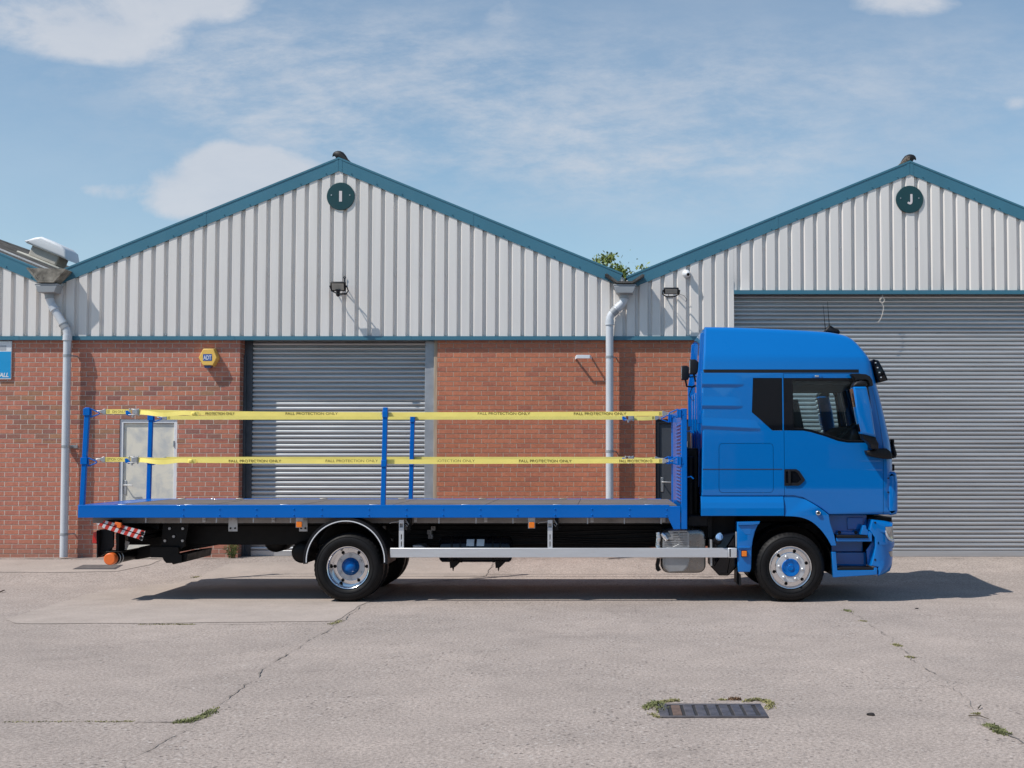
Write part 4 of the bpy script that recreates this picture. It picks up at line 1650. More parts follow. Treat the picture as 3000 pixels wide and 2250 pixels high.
# faint pressed lines low on the near door
for (xa_, xb_, yy_) in ((1590, 1960, 1356), (1735, 1978, 1437)):
    a, b = k1(xa_, yy_, .07), k1(xb_, yy_ - 2, .07)
    q = MB()
    q.add([(a[0], Yd(C0 + .006), a[1] - .03), (b[0], Yd(C0 + .006), b[1] - .045), (b[0], Yd(C0 - .005), b[1]), (a[0], Yd(C0 + .004), a[1]),
           (a[0], Yd(C0 + .012), a[1] + .012), (b[0], Yd(C0 + .012), b[1] + .012)], [(0, 1, 2, 3), (3, 2, 5, 4)])
    q.build('pressed_line', m_paint, truck, fix=False)
# ---------------------------------------------------------------- lower cab
for side in (0, 1):
    Yn = (lambda d: Yd(d)) if side == 0 else (lambda d: Ym(d))
    za, zb, zc, ze = (k2(600, y, .04)[1] for y in (234, 293, 345, 416))
    x0, x1 = k2(296, 300, .04)[0], k2(1066, 300, .04)[0]
    sk = MB()
    sk.prism_x([(Yn(.095), za), (Yn(.058), zb), (Yn(.040), zc), (Yn(.036), ze), (Yn(.30), ze), (Yn(.30), za)], x0, x1)
    sk.build('side_skirt', m_paint, truck, bevel=.006, smooth=0)
    outer = [(1071, 233), (1150, 233), (1240, 251), (1330, 300), (1410, 352), (1478, 405), (1490, 480), (1530, 600), (1548, 690), (1503, 690)]
    inner = [(1503, 690), (1490, 665), (1470, 630), (1448, 597), (1420, 560), (1387, 524), (1350, 490), (1307, 461), (1260, 440), (1208, 427), (1150, 420), (1071, 417)]
    fpts = spl([k2(x, y, .05) for x, y in outer[:6]], 3) + [k2(x, y, .05) for x, y in outer[6:]] + spl([k2(x, y, .05) for x, y in inner[1:]], 2)
    fe = plate_mesh(fpts, [], Yd(.05), Yd(.10))
    zc_ = k2(0, 330, .05)[1]
    for v in fe.vertices:
        lean = .05 * max(0, v.co.z - zc_) / .1
        v.co.y += min(lean, .05)
        if side:
            v.co.y = 2 * (YT + CM) - v.co.y
    if side:
        fe.flip_normals()
    fo = finish(fe, 'front_fender', m_paint, truck, bevel=.006)
    # dark liner of the wheel arch
    arc = [k2(x, y, .1) for x, y in inner[::-1]]
    c0 = k2(1125, 898, .1)
    full = []
    for q in range(25):
        an = R(-10) + R(200) * q / 24
        full.append((c0[0] + math.cos(an) * .565, c0[1] + math.sin(an) * (.56 if an < 1.57 else .56)))
    ln = MB()
    vs, fs = [], []
    for (x, z) in full:
        vs += [(x, Yn(.10), z), (x, Yn(.72), z)]
    for i in range(len(full) - 1):
        fs.append((2 * i, 2 * i + 1, 2 * i + 3, 2 * i + 2))
    n0 = len(vs)
    vs += [(x, Yn(.72), z) for x, z in full]
    fs.append(tuple(range(n0, n0 + len(full))))
    ln.add(vs, fs)
    ln.build('arch_liner', m_chassis, fo, fix=False)
    q = k2(1383, 388, .02)
    lm = MB(); lm.lathe(q[0], q[1], [(.0001, Yn(.022)), (.022, Yn(.022)), (.030, Yn(.028)), (.033, Yn(.04)), (.033, Yn(.10))], 20)
    lmo = lm.build('fender_lamp', m_alloy, fo)
    lm = MB(); lm.box(q[0] - .019, q[0] + .019, Yn(.017), Yn(.024), q[1] - .011, q[1] + .011)
    lm.build('lamp_glass', m_gloss, lmo)
    # rear half of the mudguard with its pressed pocket
    rm = [k2(x, y, .06) for x, y in ((630, 470), (845, 465), (822, 500), (795, 560), (778, 630), (766, 705), (760, 905), (748, 935), (640, 935), (634, 860))]
    pk = [k2(x, y, .06) for x, y in ((640, 505), (742, 500), (760, 520), (757, 588), (702, 586), (652, 512))]
    rmo = finish(rsolid(rm, .012, min(Yn(.05), Yn(.34)), max(Yn(.05), Yn(.34)), 3), 'rear_mudguard', m_paint, truck, smooth=40)
    hd = MB(); hd.prism([k2(x, y, .04) for x, y in ((636, 470), (842, 467), (834, 492), (764, 500), (640, 503))], Yn(.028), Yn(.06))
    hd.build('mudguard_ledge', m_paint, rmo, bevel=.006)
    hd = MB(); hd.prism([k2(x, y, .04) for x, y in ((640, 700), (750, 698), (752, 716), (640, 718))], Yn(.038), Yn(.06))
    hd.prism(pk, Yn(.0475), Yn(.06))
    hd.build('mudguard_pressing', m_paint, rmo, bevel=.004)
    q = k2(695, 764, .04)
    hd = MB(); hd.prism(rpoly([(q[0] - .040, q[1] - .042), (q[0] + .040, q[1] - .042), (q[0] + .040, q[1] + .042), (q[0] - .040, q[1] + .042)], .012), Yn(.022), Yn(.052))
    mlo = hd.build('marker_lamp', m_black, rmo)
    hd = MB(); hd.prism(rpoly([(q[0] - .033, q[1] - .035), (q[0] + .033, q[1] - .035), (q[0] + .033, q[1] + .035), (q[0] - .033, q[1] + .035)], .01), Yn(.008), Yn(.03))
    hd.build('lens', m_orange, mlo, bevel=.004)
    fl = MB()
    fl.prism([k2(x, y, .1) for x, y in ((620, 900), (640, 935), (664, 960), (668, 1055), (640, 1056), (622, 1030))], Yn(.08), Yn(.11))
    fl.box(k2(626, 0)[0], k2(640, 0)[0], Yn(.08), Yn(.5), k2(0, 1050)[1], k2(0, 880)[1])
    fl.build('mud_flap', m_black, rmo)
    # entry steps
    st = MB()
    st.prism([k7(x, y, .08) for x, y in ((340, 664), (985, 664), (990, 612), (1000, 520), (1062, 560), (1066, 735), (345, 735))], Yn(.06), Yn(.40))
    st.prism([k7(x, y, .08) for x, y in ((838, 600), (890, 410), (948, 408), (960, 475), (1000, 520), (990, 612))], Yn(.08), Yn(.2))
    so = st.build('entry_step', m_paint, truck, bevel=.006)
    st = MB(); st.prism([k7(x, y, .06) for x, y in ((350, 660), (985, 660), (982, 615), (354, 607))], Yn(.045), Yn(.36))
    st.build('step_tread', m_black, so, bevel=.004)
    st = MB()
    st.prism([k7(x, y, .08) for x, y in ((245, 945), (330, 945), (345, 1130), (360, 1318), (1100, 1312), (1105, 1262), (1166, 1262), (1166, 1405), (275, 1462), (262, 1180))], Yn(.05), Yn(.12))
    st.box(k7(275, 0)[0], k7(1160, 0)[0], Yn(.12), Yn(.42), k7(0, 1400)[1], k7(0, 1330)[1])
    so = st.build('entry_step', m_paint, truck, bevel=.006)
    st = MB(); st.prism([k7(x, y, .06) for x, y in ((366, 1316), (1094, 1312), (1096, 1262), (460, 1255), (370, 1275))], Yn(.055), Yn(.38))
    st.build('step_tread', m_black, so, bevel=.004)
    # recessed panels behind the steps
    bk = MB()
    bk.box(k7(190, 0, .3)[0], k7(960, 0, .3)[0], Yn(.30), Yn(.34), k7(0, 600, .3)[1], k7(0, 195, .3)[1])
    bk.box(k7(560, 0, .3)[0], k7(880, 0, .3)[0], Yn(.275), Yn(.30), k7(0, 490, .3)[1], k7(0, 250, .3)[1])
    bk.prism([k7(x, y, .28) for x, y in ((360, 520), (1000, 560), (1000, 612), (330, 605))], Yn(.22), Yn(.3))
    bk.box(k7(260, 0, .3)[0], k7(900, 0, .3)[0], Yn(.38), Yn(.42), k7(0, 950, .3)[1], k7(0, 730, .3)[1])
    bk.box(k7(300, 0, .3)[0], k7(955, 0, .3)[0], Yn(.33), Yn(.38), k7(0, 1260, .3)[1], k7(0, 960, .3)[1])
    bk.prism([k7(x, y, .25) for x, y in ((940, 900), (1080, 700), (1120, 850), (1040, 1215), (970, 1215))], Yn(.20), Yn(.24))
    bk.build('step_well', m_paint, truck, bevel=.006)
    for (x, y) in ((412, 552), (748, 552)):
        q = k7(x, y, .2)
        b_ = MB(); b_.cyl((q[0], Yn(.20), q[1]), (q[0], Yn(.25), q[1]), .022, 12)
        b_.build('well_grommet', m_black, truck)

# bumper with head lamps -----------------------------------------------------
bs = [k7(x, y, .12) for x, y in ((1050, 286), (1300, 312), (1505, 338), (1540, 370), (1548, 440), (1562, 640), (1582, 790), (1578, 850), (1546, 892), (1550, 1060), (1532, 1200), (1500, 1290), (1460, 1356), (1310, 1398), (1168, 1432), (1178, 1250), (1030, 1222), (1080, 1020), (1118, 830), (1110, 650), (1000, 500))]
bsr = [.02, .08, .16, .22, .25, .25, .25, .25, .25, .25, .24, .22, .2, .1, .03, .02, .02, .02, .02, .02, .02]
bum = rsolid(bs, bsr, Yd(.06), Ym(.06), 7)
hl = rpoly([k7(x, y, .12) for x, y in ((1312, 430), (1600, 430), (1600, 748), (1490, 738), (1395, 705), (1340, 600))], .012)
fg = rpoly([k7(x, y, .12) for x, y in ((1400, 938), (1600, 930), (1600, 1052), (1452, 1054))], .008)
NB, FB = (Yd(-.1), Yd(.6)), (Ym(.6), Ym(-.1))
bb = cut(bum, [hl, fg], NB)
bb = cut(bb, [hl, fg], FB)
bo = finish(bb, 'front_bumper', m_paint, truck, smooth=30)
m_hl = M('headlamp_glass', (.30, .27, .25), .06, coat=1, var=.35, vs=9)
for rng, Yn in ((NB, Yd), (FB, Ym)):
    ho = finish(keep(bum, hl, rng, .004), 'headlight', m_hl, truck, smooth=30)
    finish(keep(bum, fg, rng, .004), 'fog_light', m_hl, truck, smooth=30)
    dl = MB()
    path = [k7(x, y, .12) for x, y in ((1325, 510), (1345, 570), (1375, 640), (1420, 690), (1500, 715))]
    nrmY = []
    for i, (x, z) in enumerate(path):
        t_ = i / 4
        nrmY.append((x, Yn(.058 + .012 + .055 * t_ ** 2.2), z))
    dl.tube(nrmY, .014, 8)
    dl.build('daylight_strip', m_white, ho)
    for (x, y) in ((1132, 352), (1132, 1105)):
        q = k7(x, y, .06)
        b_ = MB(); b_.cyl((q[0], Yn(.055), q[1]), (q[0], Yn(.075), q[1]), .013, 10)
        b_.build('bumper_bolt', m_black, bo)
cr = MB()
cr.tube([(k7(1160, 880)[0], Yd(.062), k7(0, 882)[1]), (k7(1330, 885)[0], Yd(.075), k7(0, 890)[1])], .012, 6)
uf = MB()
a, b = k7(960, 225, .4), k7(1420, 330, .4)
uf.box(a[0], b[0], Yd(.25), Ym(.25), b[1] - .35, a[1] - .01)
uf.build('lower_front_panel', m_chassis, truck)
# engine and under-cab mass as dark blocks, put in to block light
en = MB()
en.box(k2(300, 0)[0] + .3, k2(2000, 0)[0], Yd(.75), Ym(.75), .55, 1.3)
en.box(k2(300, 0)[0] - .02, k2(300, 0)[0] + .5, Yd(.45), Ym(.45), .78, 1.34)
en.box(k2(640, 0)[0], k2(1880, 0)[0], Yd(.72), Ym(.72), 1.0, 1.36)
en.build('engine', m_chassis, truck, bevel=.03)

# ---------------------------------------------------------------- wheels
def wheel(x, dn, rear_):
    """dn: near (0) or far (1) side"""
    Yn = (lambda d: Yd(d)) if dn == 0 else (lambda d: Ym(d))
    zc = .455
    root_ = None
    tyres = (0.03, .345) if rear_ else (.05,)
    first = None
    for d0 in tyres:
        W_ = .275
        prof = [(.278, d0 + .035), (.292, d0 + .018), (.315, d0 + .008), (.352, d0 - .004), (.385, d0 + .002), (.412, d0 + .014), (.430, d0 + .028), (.440, d0 + .040), (.4545, d0 + .052),
                (.4555, d0 + .075), (.447, d0 + .079), (.447, d0 + .088), (.4555, d0 + .092), (.4555, d0 + .132), (.446, d0 + .135), (.446, d0 + .143), (.4555, d0 + .146)]
        prof += [(r, 2 * d0 + W_ - y) for r, y in prof[::-1]]
        n = 132

        def wob(j, k):
            if j in (7, 8, len(prof) - 9, len(prof) - 8):
                return -.010 if k % 3 == 0 else 0
            return 0
        t_ = MB()
        t_.lathe(x, zc, [(r, Yn(y)) for r, y in prof], n, wob)
        # raised bands and lettering pads on the side wall
        for rr in (.402, .398, .330):
            t_.lathe(x, zc, [(rr - .002, Yn(d0 + .012 if rr > .39 else d0 + .002)), (rr - .001, Yn(d0 + .004 if rr > .39 else d0 - .004)), (rr + .001, Yn(d0 + .004 if rr > .39 else d0 - .004)), (rr + .002, Yn(d0 + .012 if rr > .39 else d0 + .002))], n)
        o = t_.build('tyre', m_rubber, truck if first is None else first, smooth=40)
        if first is None:
            first = o
    # rim
    r_ = MB()
    if not rear_:
        d0 = .05
        r_.lathe(x, zc, [(.270, Yn(d0 + .10)), (.281, Yn(d0 + .035)), (.283, Yn(d0 + .020)), (.279, Yn(d0 + .013)), (.270, Yn(d0 + .014)), (.263, Yn(d0 + .024)), (.258, Yn(d0 + .042)), (.250, Yn(d0 + .046)), (.243, Yn(d0 + .036))], 72)
        df, ro, ri, rn, hubd = d0 + .036, .247, .192, .155, d0 - .020
        r_.lathe(x, zc, [(.199, Yn(d0 + .030)), (.194, Yn(d0 - .006)), (.190, Yn(d0 - .012))], 64)
    else:
        d0 = .03
        r_.lathe(x, zc, [(.270, Yn(d0 + .10)), (.282, Yn(d0 + .035)), (.284, Yn(d0 + .020)), (.279, Yn(d0 + .012)), (.270, Yn(d0 + .015)), (.262, Yn(d0 + .03)), (.254, Yn(d0 + .06)), (.250, Yn(d0 + .13)), (.243, Yn(d0 + .20)), (.236, Yn(d0 + .215))], 72)
        df, ro, ri, rn, hubd = d0 + .215, .238, .182, .152, d0 + .06
        r_.lathe(x, zc, [(.190, Yn(df + .006)), (.184, Yn(df - .022)), (.180, Yn(df - .025))], 64)
    ro_ = r_.build('rim', m_alloy, first, smooth=50)
    holes = []
    nh = 6
    for k in range(nh):
        a = R(75 if not rear_ else 60) + 2 * math.pi * k / nh + (R(0))
        rr = (ro + ri) / 2 + .001
        e = []
        for q in range(14):
            b = 2 * math.pi * q / 14
            e.append((x + math.cos(a) * rr + .023 * math.cos(b), zc + math.sin(a) * rr + .023 * math.sin(b)))
        holes.append(e)
    me = plate_mesh(circ(x, zc, ro + .001, 72), holes + [circ(x, zc, ri + .004, 64)], Yn(df + .012), Yn(df))
    finish(me, 'rim_disc', m_alloy, ro_, smooth=40)
    fd = d0 - .012 if not rear_ else df - .025
    me = plate_mesh(circ(x, zc, ri - .001, 64), [circ(x, zc, .118, 48)], Yn(fd + .012), Yn(fd))
    finish(me, 'hub_flange', m_alu, ro_, bevel=.002, smooth=40)
    for k in range(6):
        a = R(113 if not rear_ else 90) + 2 * math.pi * k / 6
        q = MB()
        cx, cz = x + math.cos(a) * rn, zc + math.sin(a) * rn
        if not rear_:
            q.lathe(cx, cz, [(.0001, Yn(fd - .026)), (.010, Yn(fd - .025)), (.017, Yn(fd - .019)), (.019, Yn(fd - .008)), (.021, Yn(fd))], 16)
        else:
            q.lathe(cx, cz, [(.0001, Yn(fd - .012)), (.009, Yn(fd - .012)), (.010, Yn(fd - .018)), (.015, Yn(fd - .018)), (.018, Yn(fd - .010)), (.021, Yn(fd))], 16)
        q.build('wheel_nut', m_alu, ro_)
    q = MB()
    if not rear_:
        q.lathe(x, zc, [(.0001, Yn(fd - .010)), (.035, Yn(fd - .012)), (.040, Yn(fd - .004)), (.075, Yn(fd - .000)), (.100, Yn(fd - .012)), (.112, Yn(fd - .012)), (.1185, Yn(fd - .004)), (.1185, Yn(fd + .05))], 56)
    else:
        q.lathe(x, zc, [(.0001, Yn(fd - .105)), (.030, Yn(fd - .103)), (.062, Yn(fd - .092)), (.080, Yn(fd - .075)), (.092, Yn(fd - .04)), (.108, Yn(fd - .022)), (.117, Yn(fd - .010)), (.118, Yn(fd + .02))], 56)
    for k in range(8):
        a = 2 * math.pi * k / 8
        q.cyl((x + math.cos(a) * .106, Yn(fd - .013), zc + math.sin(a) * .106), (x + math.cos(a) * .106, Yn(fd - .024), zc + math.sin(a) * .106), .006, 8)
    q.build('hub_cap', m_hub, ro_, smooth=50)
    # dark drum behind the holes
    q = MB()
    q.cyl((x, Yn(df + .03), zc), (x, Yn(df + .2), zc), .235, 40)
    q.build('brake_drum', m_chassis, ro_)


for dn in (0, 1):
    wheel(XF, dn, False)
    wheel(XR, dn, True)
ax = MB()
ax.cyl((XR, Yd(.3), .455), (XR, Ym(.3), .455), .10, 16)
ax.tube([(XR, Yd(CM) - .3, .455), (XR, Yd(CM), .455), (XR, Yd(CM) + .3, .455)], [.14, .24, .14], 18)
ax.build('rear_axle', m_chassis, truck)
ax = MB()
ax.cyl((XF, Yd(.2), .44), (XF, Ym(.2), .44), .07, 14)
ax.box(XF - .1, XF + .1, Yd(.3), Ym(.3), .36, .48)
ax.build('front_axle', m_chassis, truck, bevel=.01)

# rear wheel arches of black plastic with a pale edge strip
xr = TX(747.6)
for dn in (0, 1):
    Yn = (lambda d: Yd(d)) if dn == 0 else (lambda d: Ym(d))
    zc = .545
    arc = lambda r, n=36, a0=-4, a1=184: [(xr + r * 1.0 * math.cos(R(a0 + (a1 - a0) * k / n)), zc + r * 1.02 * math.sin(R(a0 + (a1 - a0) * k / n))) for k in range(n + 1)]
    fm = MB()
    o_, i_ = arc(.555), arc(.54)
    fm.prism(o_ + i_[::-1], Yn(.0), Yn(.66))
    fmo = fm.build('rear_wheel_arch', m_black, truck)
    fm = MB()
    fm.prism(arc(.541) + arc(.497)[::-1], Yn(.002), Yn(.018))
    fm.build('arch_lip', m_black, fmo)
    fm = MB()
    fm.prism(arc(.520, 36, -2, 182) + arc(.508, 36, -2, 182)[::-1], Yn(-.006), Yn(.003))
    fm.build('edge_strip', m_white, fmo)

# ---------------------------------------------------------------- chassis
X0, X1 = T(168, 1100)[0], T(1446, 1100)[0]
ZD = T(800, 1090.7)[1]
ZR0 = T(800, 1118.6)[1]
rails = MB()
zc0, zc1 = .70, .965
for d in (.83, 1.57):
    rails.box(X0 + .35, TX(1890), Yd(d), Yd(d + .10), zc0, zc1)
    rails.box(X0 + .35, TX(1460), Yd(d - .01), Yd(d + .11), zc1 + .003, zc1 + .06)
co = rails.build('chassis_frame', m_chassis, truck, bevel=.006)
cm = MB()
for xx in (300, 420, 600, 700, 900, 1000, 1150, 1300, 1420):
    cm.box(TX(xx), TX(xx) + .08, Yd(.93), Yd(1.57), .74, .94)
cm.build('cross_member', m_chassis, co)
# body bearers and side profile under the deck
be = MB()
be.box(X0 + .08, X1 + .1, Yd(.30), Yd(.36), zc1 + .06, ZR0 - .003 + .03)
be.box(X0 + .08, X1 + .1, Yd(2.14), Yd(2.20), zc1 + .06, ZR0 + .03)
be.build('body_bearer', m_bearer, truck)
for px_ in range(14):
    xx = X0 + .35 + px_ * (X1 - X0 - .5) / 13
    q = MB()
    q.box(xx, xx + .07, Yd(.362), Yd(2.138), zc1 + .062, ZR0 + .02)
    q.build('deck_bearer', m_chassis, truck)
for x4 in (555, 880, 1208, 1550, 1895):
    a, b = k4(x4, 120, .05), k4(x4 + 10, 162, .05)
    q = MB(); q.box(a[0], a[0] + .014, Yd(.05), Yd(.06), b[1], ZR0)
    q.build('lashing_hook', m_galv, truck)
for x5 in (1215, 1558, 1900):
    a, b = k5(x5, 120, .05), k5(x5, 168, .05)
    q = MB(); q.box(a[0], a[0] + .014, Yd(.05), Yd(.06), b[1], ZR0)
    q.build('lashing_hook', m_galv, truck)
for x6 in (695, 1035, 1375):
    a, b = k6(x6, 120, .05), k6(x6, 172, .05)
    q = MB(); q.box(a[0], a[0] + .014, Yd(.05), Yd(.06), b[1], ZR0)
    q.build('lashing_hook', m_galv, truck)
# outrigger brackets with bolts
for kk, x0_, x1_, y1_ in ((k4, 1325, 1408, 243), (k4, 1980, 2057, 243)):
    a, b = kk(x0_, 122, .28), kk(x1_, y1_, .28)
    q = MB(); q.box(a[0], b[0], Yd(.28), Yd(.30), b[1], ZR0 - .004)
    bo_ = q.build('outrigger_plate', m_galv, truck, bevel=.003)
    for fx in (.25, .75):
        for fz in (.22, .8):
            q = MB()
            xx, zz = a[0] + (b[0] - a[0]) * fx, b[1] + (ZR0 - b[1]) * fz
            q.cyl((xx, Yd(.268), zz), (xx, Yd(.281), zz), .013, 8)
            q.build('plate_bolt', m_chassis if fz < .5 else m_galv, bo_)
for kk, xx_ in ((k4, 1080), (k4, 1725), (k5, 992), (k5, 1648), (k6, 740), (k6, 1408)):
    a = kk(xx_, 140, .2)
    q = MB(); q.box(a[0] - .022, a[0] + .022, Yd(.28), Yd(.29), a[1] - .03, a[1] + .045)
    q.cyl((a[0], Yd(.27), a[1]), (a[0], Yd(.281), a[1]), .010, 8)
    q.build('clamp_plate', m_galv, truck)
# amber side markers under the deck edge
for kk, xx_, yy_ in ((k4, 1983, 177), (k5, 2080, 183)):
    a = kk(xx_, yy_, .05)
    q = MB(); q.box(a[0] - .05, a[0] + .042, Yd(.052), Yd(.062), a[1] - .045, ZR0)
    mo_ = q.build('marker_bracket', m_galv, truck)
    q = MB(); q.prism(rpoly([(a[0] - .037, a[1] - .038), (a[0] + .037, a[1] - .038), (a[0] + .037, a[1] + .038), (a[0] - .037, a[1] + .038)], .012), Yd(.022), Yd(.052))
    q.build('amber_lens', m_orange, mo_, bevel=.005)

# side guards -----------------------------------------------------------------
gx0, gx1 = k5(767, 440, .03)[0], k6(2084, 450, .03)[0]
gz0, gz1 = k5(1200, 485, .03)[1], k5(1200, 397, .03)[1]
for dn in (0, 1):
    Yn = (lambda d: Yd(d)) if dn == 0 else (lambda d: Ym(d))
    q = MB()
    q.box(gx0, gx1 - .12, Yn(.03), Yn(.065), gz0, gz1)
    sg = q.build('side_guard', m_alu, truck, bevel=.006)
    q = MB()
    q.box(gx1 - .122, gx1, Yn(.027), Yn(.068), gz0 - .004, gz1 + .004)
    q.build('guard_end', m_alu, sg, bevel=.012)
    q = MB()
    q.box(gx1 - .10, gx1 - .085, Yn(.025), Yn(.03), gz0 + .01, gz1 - .01)
    q.box(gx1 - .125, gx1 - .005, Yn(.03), Yn(.066), gz1 + .004, gz1 + .010)
    q.build('end_clip', m_black, sg)
    for kk, a_, b_ in ((k5, 850, 895), (k6, 330, 375)):
        p0_, p1_ = kk(a_, 140, .07), kk(b_, 140, .07)
        slots = []
        zt = ZR0 - .03
        for yy_, hw_, hh_ in ((295, .007, .035), (360, .007, .035), (188, .022, .026)):
            c_ = kk((a_ + b_) / 2, yy_, .07)
            slots.append([(c_[0] - hw_, c_[1] - hh_), (c_[0] + hw_, c_[1] - hh_), (c_[0] + hw_, c_[1] + hh_), (c_[0] - hw_, c_[1] + hh_)])
        me = plate_mesh([(p0_[0], gz0 + .01), (p1_[0], gz0 + .01), (p1_[0], zt), (p0_[0], zt)], slots, Yn(.068), Yn(.078))
        hg = finish(me, 'guard_hanger', m_alu, sg, bevel=.002)
        q = MB()
        q.box(p0_[0], p0_[0] + .006, Yn(.078), Yn(.12), gz0 + .01, zt)
        q.box(p1_[0] - .006, p1_[0], Yn(.078), Yn(.12), gz0 + .01, zt)
        q.box(p0_[0] + .006, p1_[0] - .006, Yn(.118), Yn(.12), gz0 + .01, zt)
        q.build('hanger_flange', m_galv, hg)
        q = MB()
        cxx = (p0_[0] + p1_[0]) / 2
        q.tube([(cxx - .16, Yn(.10), zt - .05), (cxx - .14, Yn(.10), zt - .035), (cxx - .09, Yn(.10), zt - .03), (cxx + .02, Yn(.10), zt - .015)], .006, 6)
        q.tube([(cxx + .05, Yn(.10), zt + .0), (cxx + .09, Yn(.10), zt - .06), (cxx + .075, Yn(.1), zt - .09), (cxx + .05, Yn(.1), zt - .06)], .006, 6)
        q.build('release_lever', m_galv, hg)
        q = MB()
        q.box(p1_[0] + .03, p1_[0] + .075, Yn(.14), Yn(.3), zt - .14, ZR0)
        for zz in (.03, .08, .12):
            q.cyl((p1_[0] + .052, Yn(.132), zt - zz), (p1_[0] + .052, Yn(.142), zt - zz), .010, 8)
        q.build('hanger_support', m_chassis, hg)

# tanks -------------------------------------------------------------------------
a, b = k5(1222, 285, .45), k5(1905, 525, .45)
zc = (a[1] + b[1]) / 2 - .0
q = MB()
rt_ = (a[1] - b[1]) / 2
q.tube([(a[0], Yd(.42), zc), (a[0] + .02, Yd(.42), zc), (a[0] + .05, Yd(.42), zc), (b[0] - .05, Yd(.42), zc), (b[0] - .02, Yd(.42), zc), (b[0], Yd(.42), zc)], [rt_ * .55, rt_ * .86, rt_, rt_, rt_ * .86, rt_ * .55], 32)
tk = q.build('air_tank', m_gloss, truck, smooth=60)
for xx in (1340, 1420, 1720, 1790):
    c_ = k5(xx, 400, .3)
    q = MB(); q.cyl((c_[0] - .012, Yd(.42), zc), (c_[0] + .012, Yd(.42), zc), rt_ + .006, 32)
    q.build('tank_strap', m_chassis, tk)
for x0_, x1_ in ((1480, 1549), (1574, 1643)):
    p0_, p1_ = k5(x0_, 287, .33), k5(x1_, 338, .33)
    q = MB()
    vs, fs = [], []
    yo = lambda z: YT + .42 - math.sqrt(max(1e-6, (rt_ + .004) ** 2 - (z - zc) ** 2))
    zz0, zz1 = zc + rt_ * .30, zc + rt_ * .80
    for i in range(6):
        z = zz0 + (zz1 - zz0) * i / 5
        vs += [(p0_[0], yo(z), z), (p1_[0], yo(z), z)]
        if i:
            fs.append((2 * i - 2, 2 * i - 1, 2 * i + 1, 2 * i))
    q.add(vs, fs)
    lb = q.build('tank_label', m_white, tk, fix=False)
for xx in (1350, 1770):
    c_ = k5(xx, 520, .40)
    q = MB()
    q.prism([k5(xx + e, y, .4) for e, y in ((-32, 470), (32, 470), (62, 530), (20, 572), (-22, 580), (-26, 540))], Yd(.34), Yd(.5))
    q.cyl((c_[0], Yd(.42), k5(0, 575, .4)[1]), (c_[0], Yd(.42), k5(0, 612, .4)[1]), .016, 8, .004)
    q.build('tank_foot', m_chassis, tk, bevel=.004)
c_ = k4(2000, 440, .5)
q = MB()
q.tube([(c_[0], Yd(.5), c_[1]), (c_[0], Yd(.52), c_[1]), (c_[0], Yd(.55), c_[1]), (c_[0], Yd(1.2), c_[1]), (c_[0], Yd(1.25), c_[1])], [.07, .12, .145, .145, .07], 30)
q.build('air_tank', m_chassis, truck, smooth=60)
c_ = k4(1745, 330, .95)
q = MB()
q.tube([(c_[0], Yd(1.0), c_[1]), (c_[0], Yd(1.03), c_[1]), (c_[0], Yd(1.06), c_[1]), (c_[0], Yd(1.5), c_[1])], [.09, .14, .165, .165], 30)
q.build('air_tank', m_chassis, truck, smooth=60)
# grey battery tray behind the rear hanger and pipes
a, b = k5(980, 365, .4), k5(1105, 420, .4)
q = MB(); q.prism([k5(x, y, .4) for x, y in ((980, 368), (1060, 366), (1105, 395), (1100, 440), (985, 440))], Yd(.35), Yd(.7))
q.build('valve_cover', m_galv, truck, bevel=.008)
q = MB()
for k in range(7):
    rr = random.Random(k)
    z = .62 + .045 * k
    xa_, xb_ = k5(760, 0, .7)[0], k6(1340, 0, .7)[0]
    pts = [(xa_ + (xb_ - xa_) * s / 10, Yd(.78 + .02 * rr.random()), z + .02 * math.sin(s * .9 + k)) for s in range(11)]
    q.tube(pts, .009, 6)
q.build('air_line', m_black, truck)
q = MB()
q.cyl((XR + .3, Yd(CM), .62), (k2(700, 0)[0], Yd(CM), .72), .06, 14)
q.build('propeller_shaft', m_chassis, truck)
q = MB()
for dd in (.72, 1.72):
    q.prism([(XR - .75, .66), (XR - .5, .58), (XR, .52), (XR + .5, .58), (XR + .78, .66), (XR + .5, .63), (XR, .58), (XR - .5, .63)], Yd(dd), Yd(dd + .08))
q.build('leaf_spring', m_chassis, truck)
q = MB()
c_ = k5(1000, 330, .6)
for i, (x, y) in enumerate(((925, 210), (955, 160), (1130, 250), (1140, 290), (1165, 215), (700, 215), (765, 330))):
    p_ = k5(x, y, .6)
    q.box(p_[0] - .03, p_[0] + .03, Yd(.6), Yd(.7), p_[1] - .03, p_[1] + .03)
    q.cyl((p_[0], Yd(.585), p_[1]), (p_[0], Yd(.602), p_[1]), .010, 8)
q.build('valve_block', m_bearer, truck, bevel=.005)

# silencer box ------------------------------------------------------------------
sb = rpoly([k6(x, y, .12) for x, y in ((1380, 240), (1790, 222), (1796, 628), (1380, 628))], [.07, .10, .12, .12], 6)
so = finish(rsolid(sb, .05, Yd(.10), Yd(.80), 4), 'silencer', m_stain, truck, smooth=45)
cp = [k6(x, y, .08) for x, y in ((1440, 238), (1618, 236), (1640, 262), (1643, 520), (1625, 575), (1590, 612), (1455, 620), (1408, 575), (1396, 520), (1398, 330), (1478, 290))]
slots = []
for i, yy_ in enumerate((250, 265, 280, 295, 310, 326, 345, 360, 375)):
    xl_ = (1492 if i < 5 else 1412)
    for x0_, x1_ in ((xl_, xl_ + 92 if i % 2 else 1540), (1552 if i % 2 == 0 else xl_ + 104, 1624)):
        if x1_ - x0_ < 10:
            continue
        (ax_, az_), (bx_, bz_) = k6(x0_, yy_, .08), k6(x1_, yy_ + 6, .08)
        slots.append([(ax_, az_), (bx_, az_), (bx_, bz_), (ax_, bz_)])
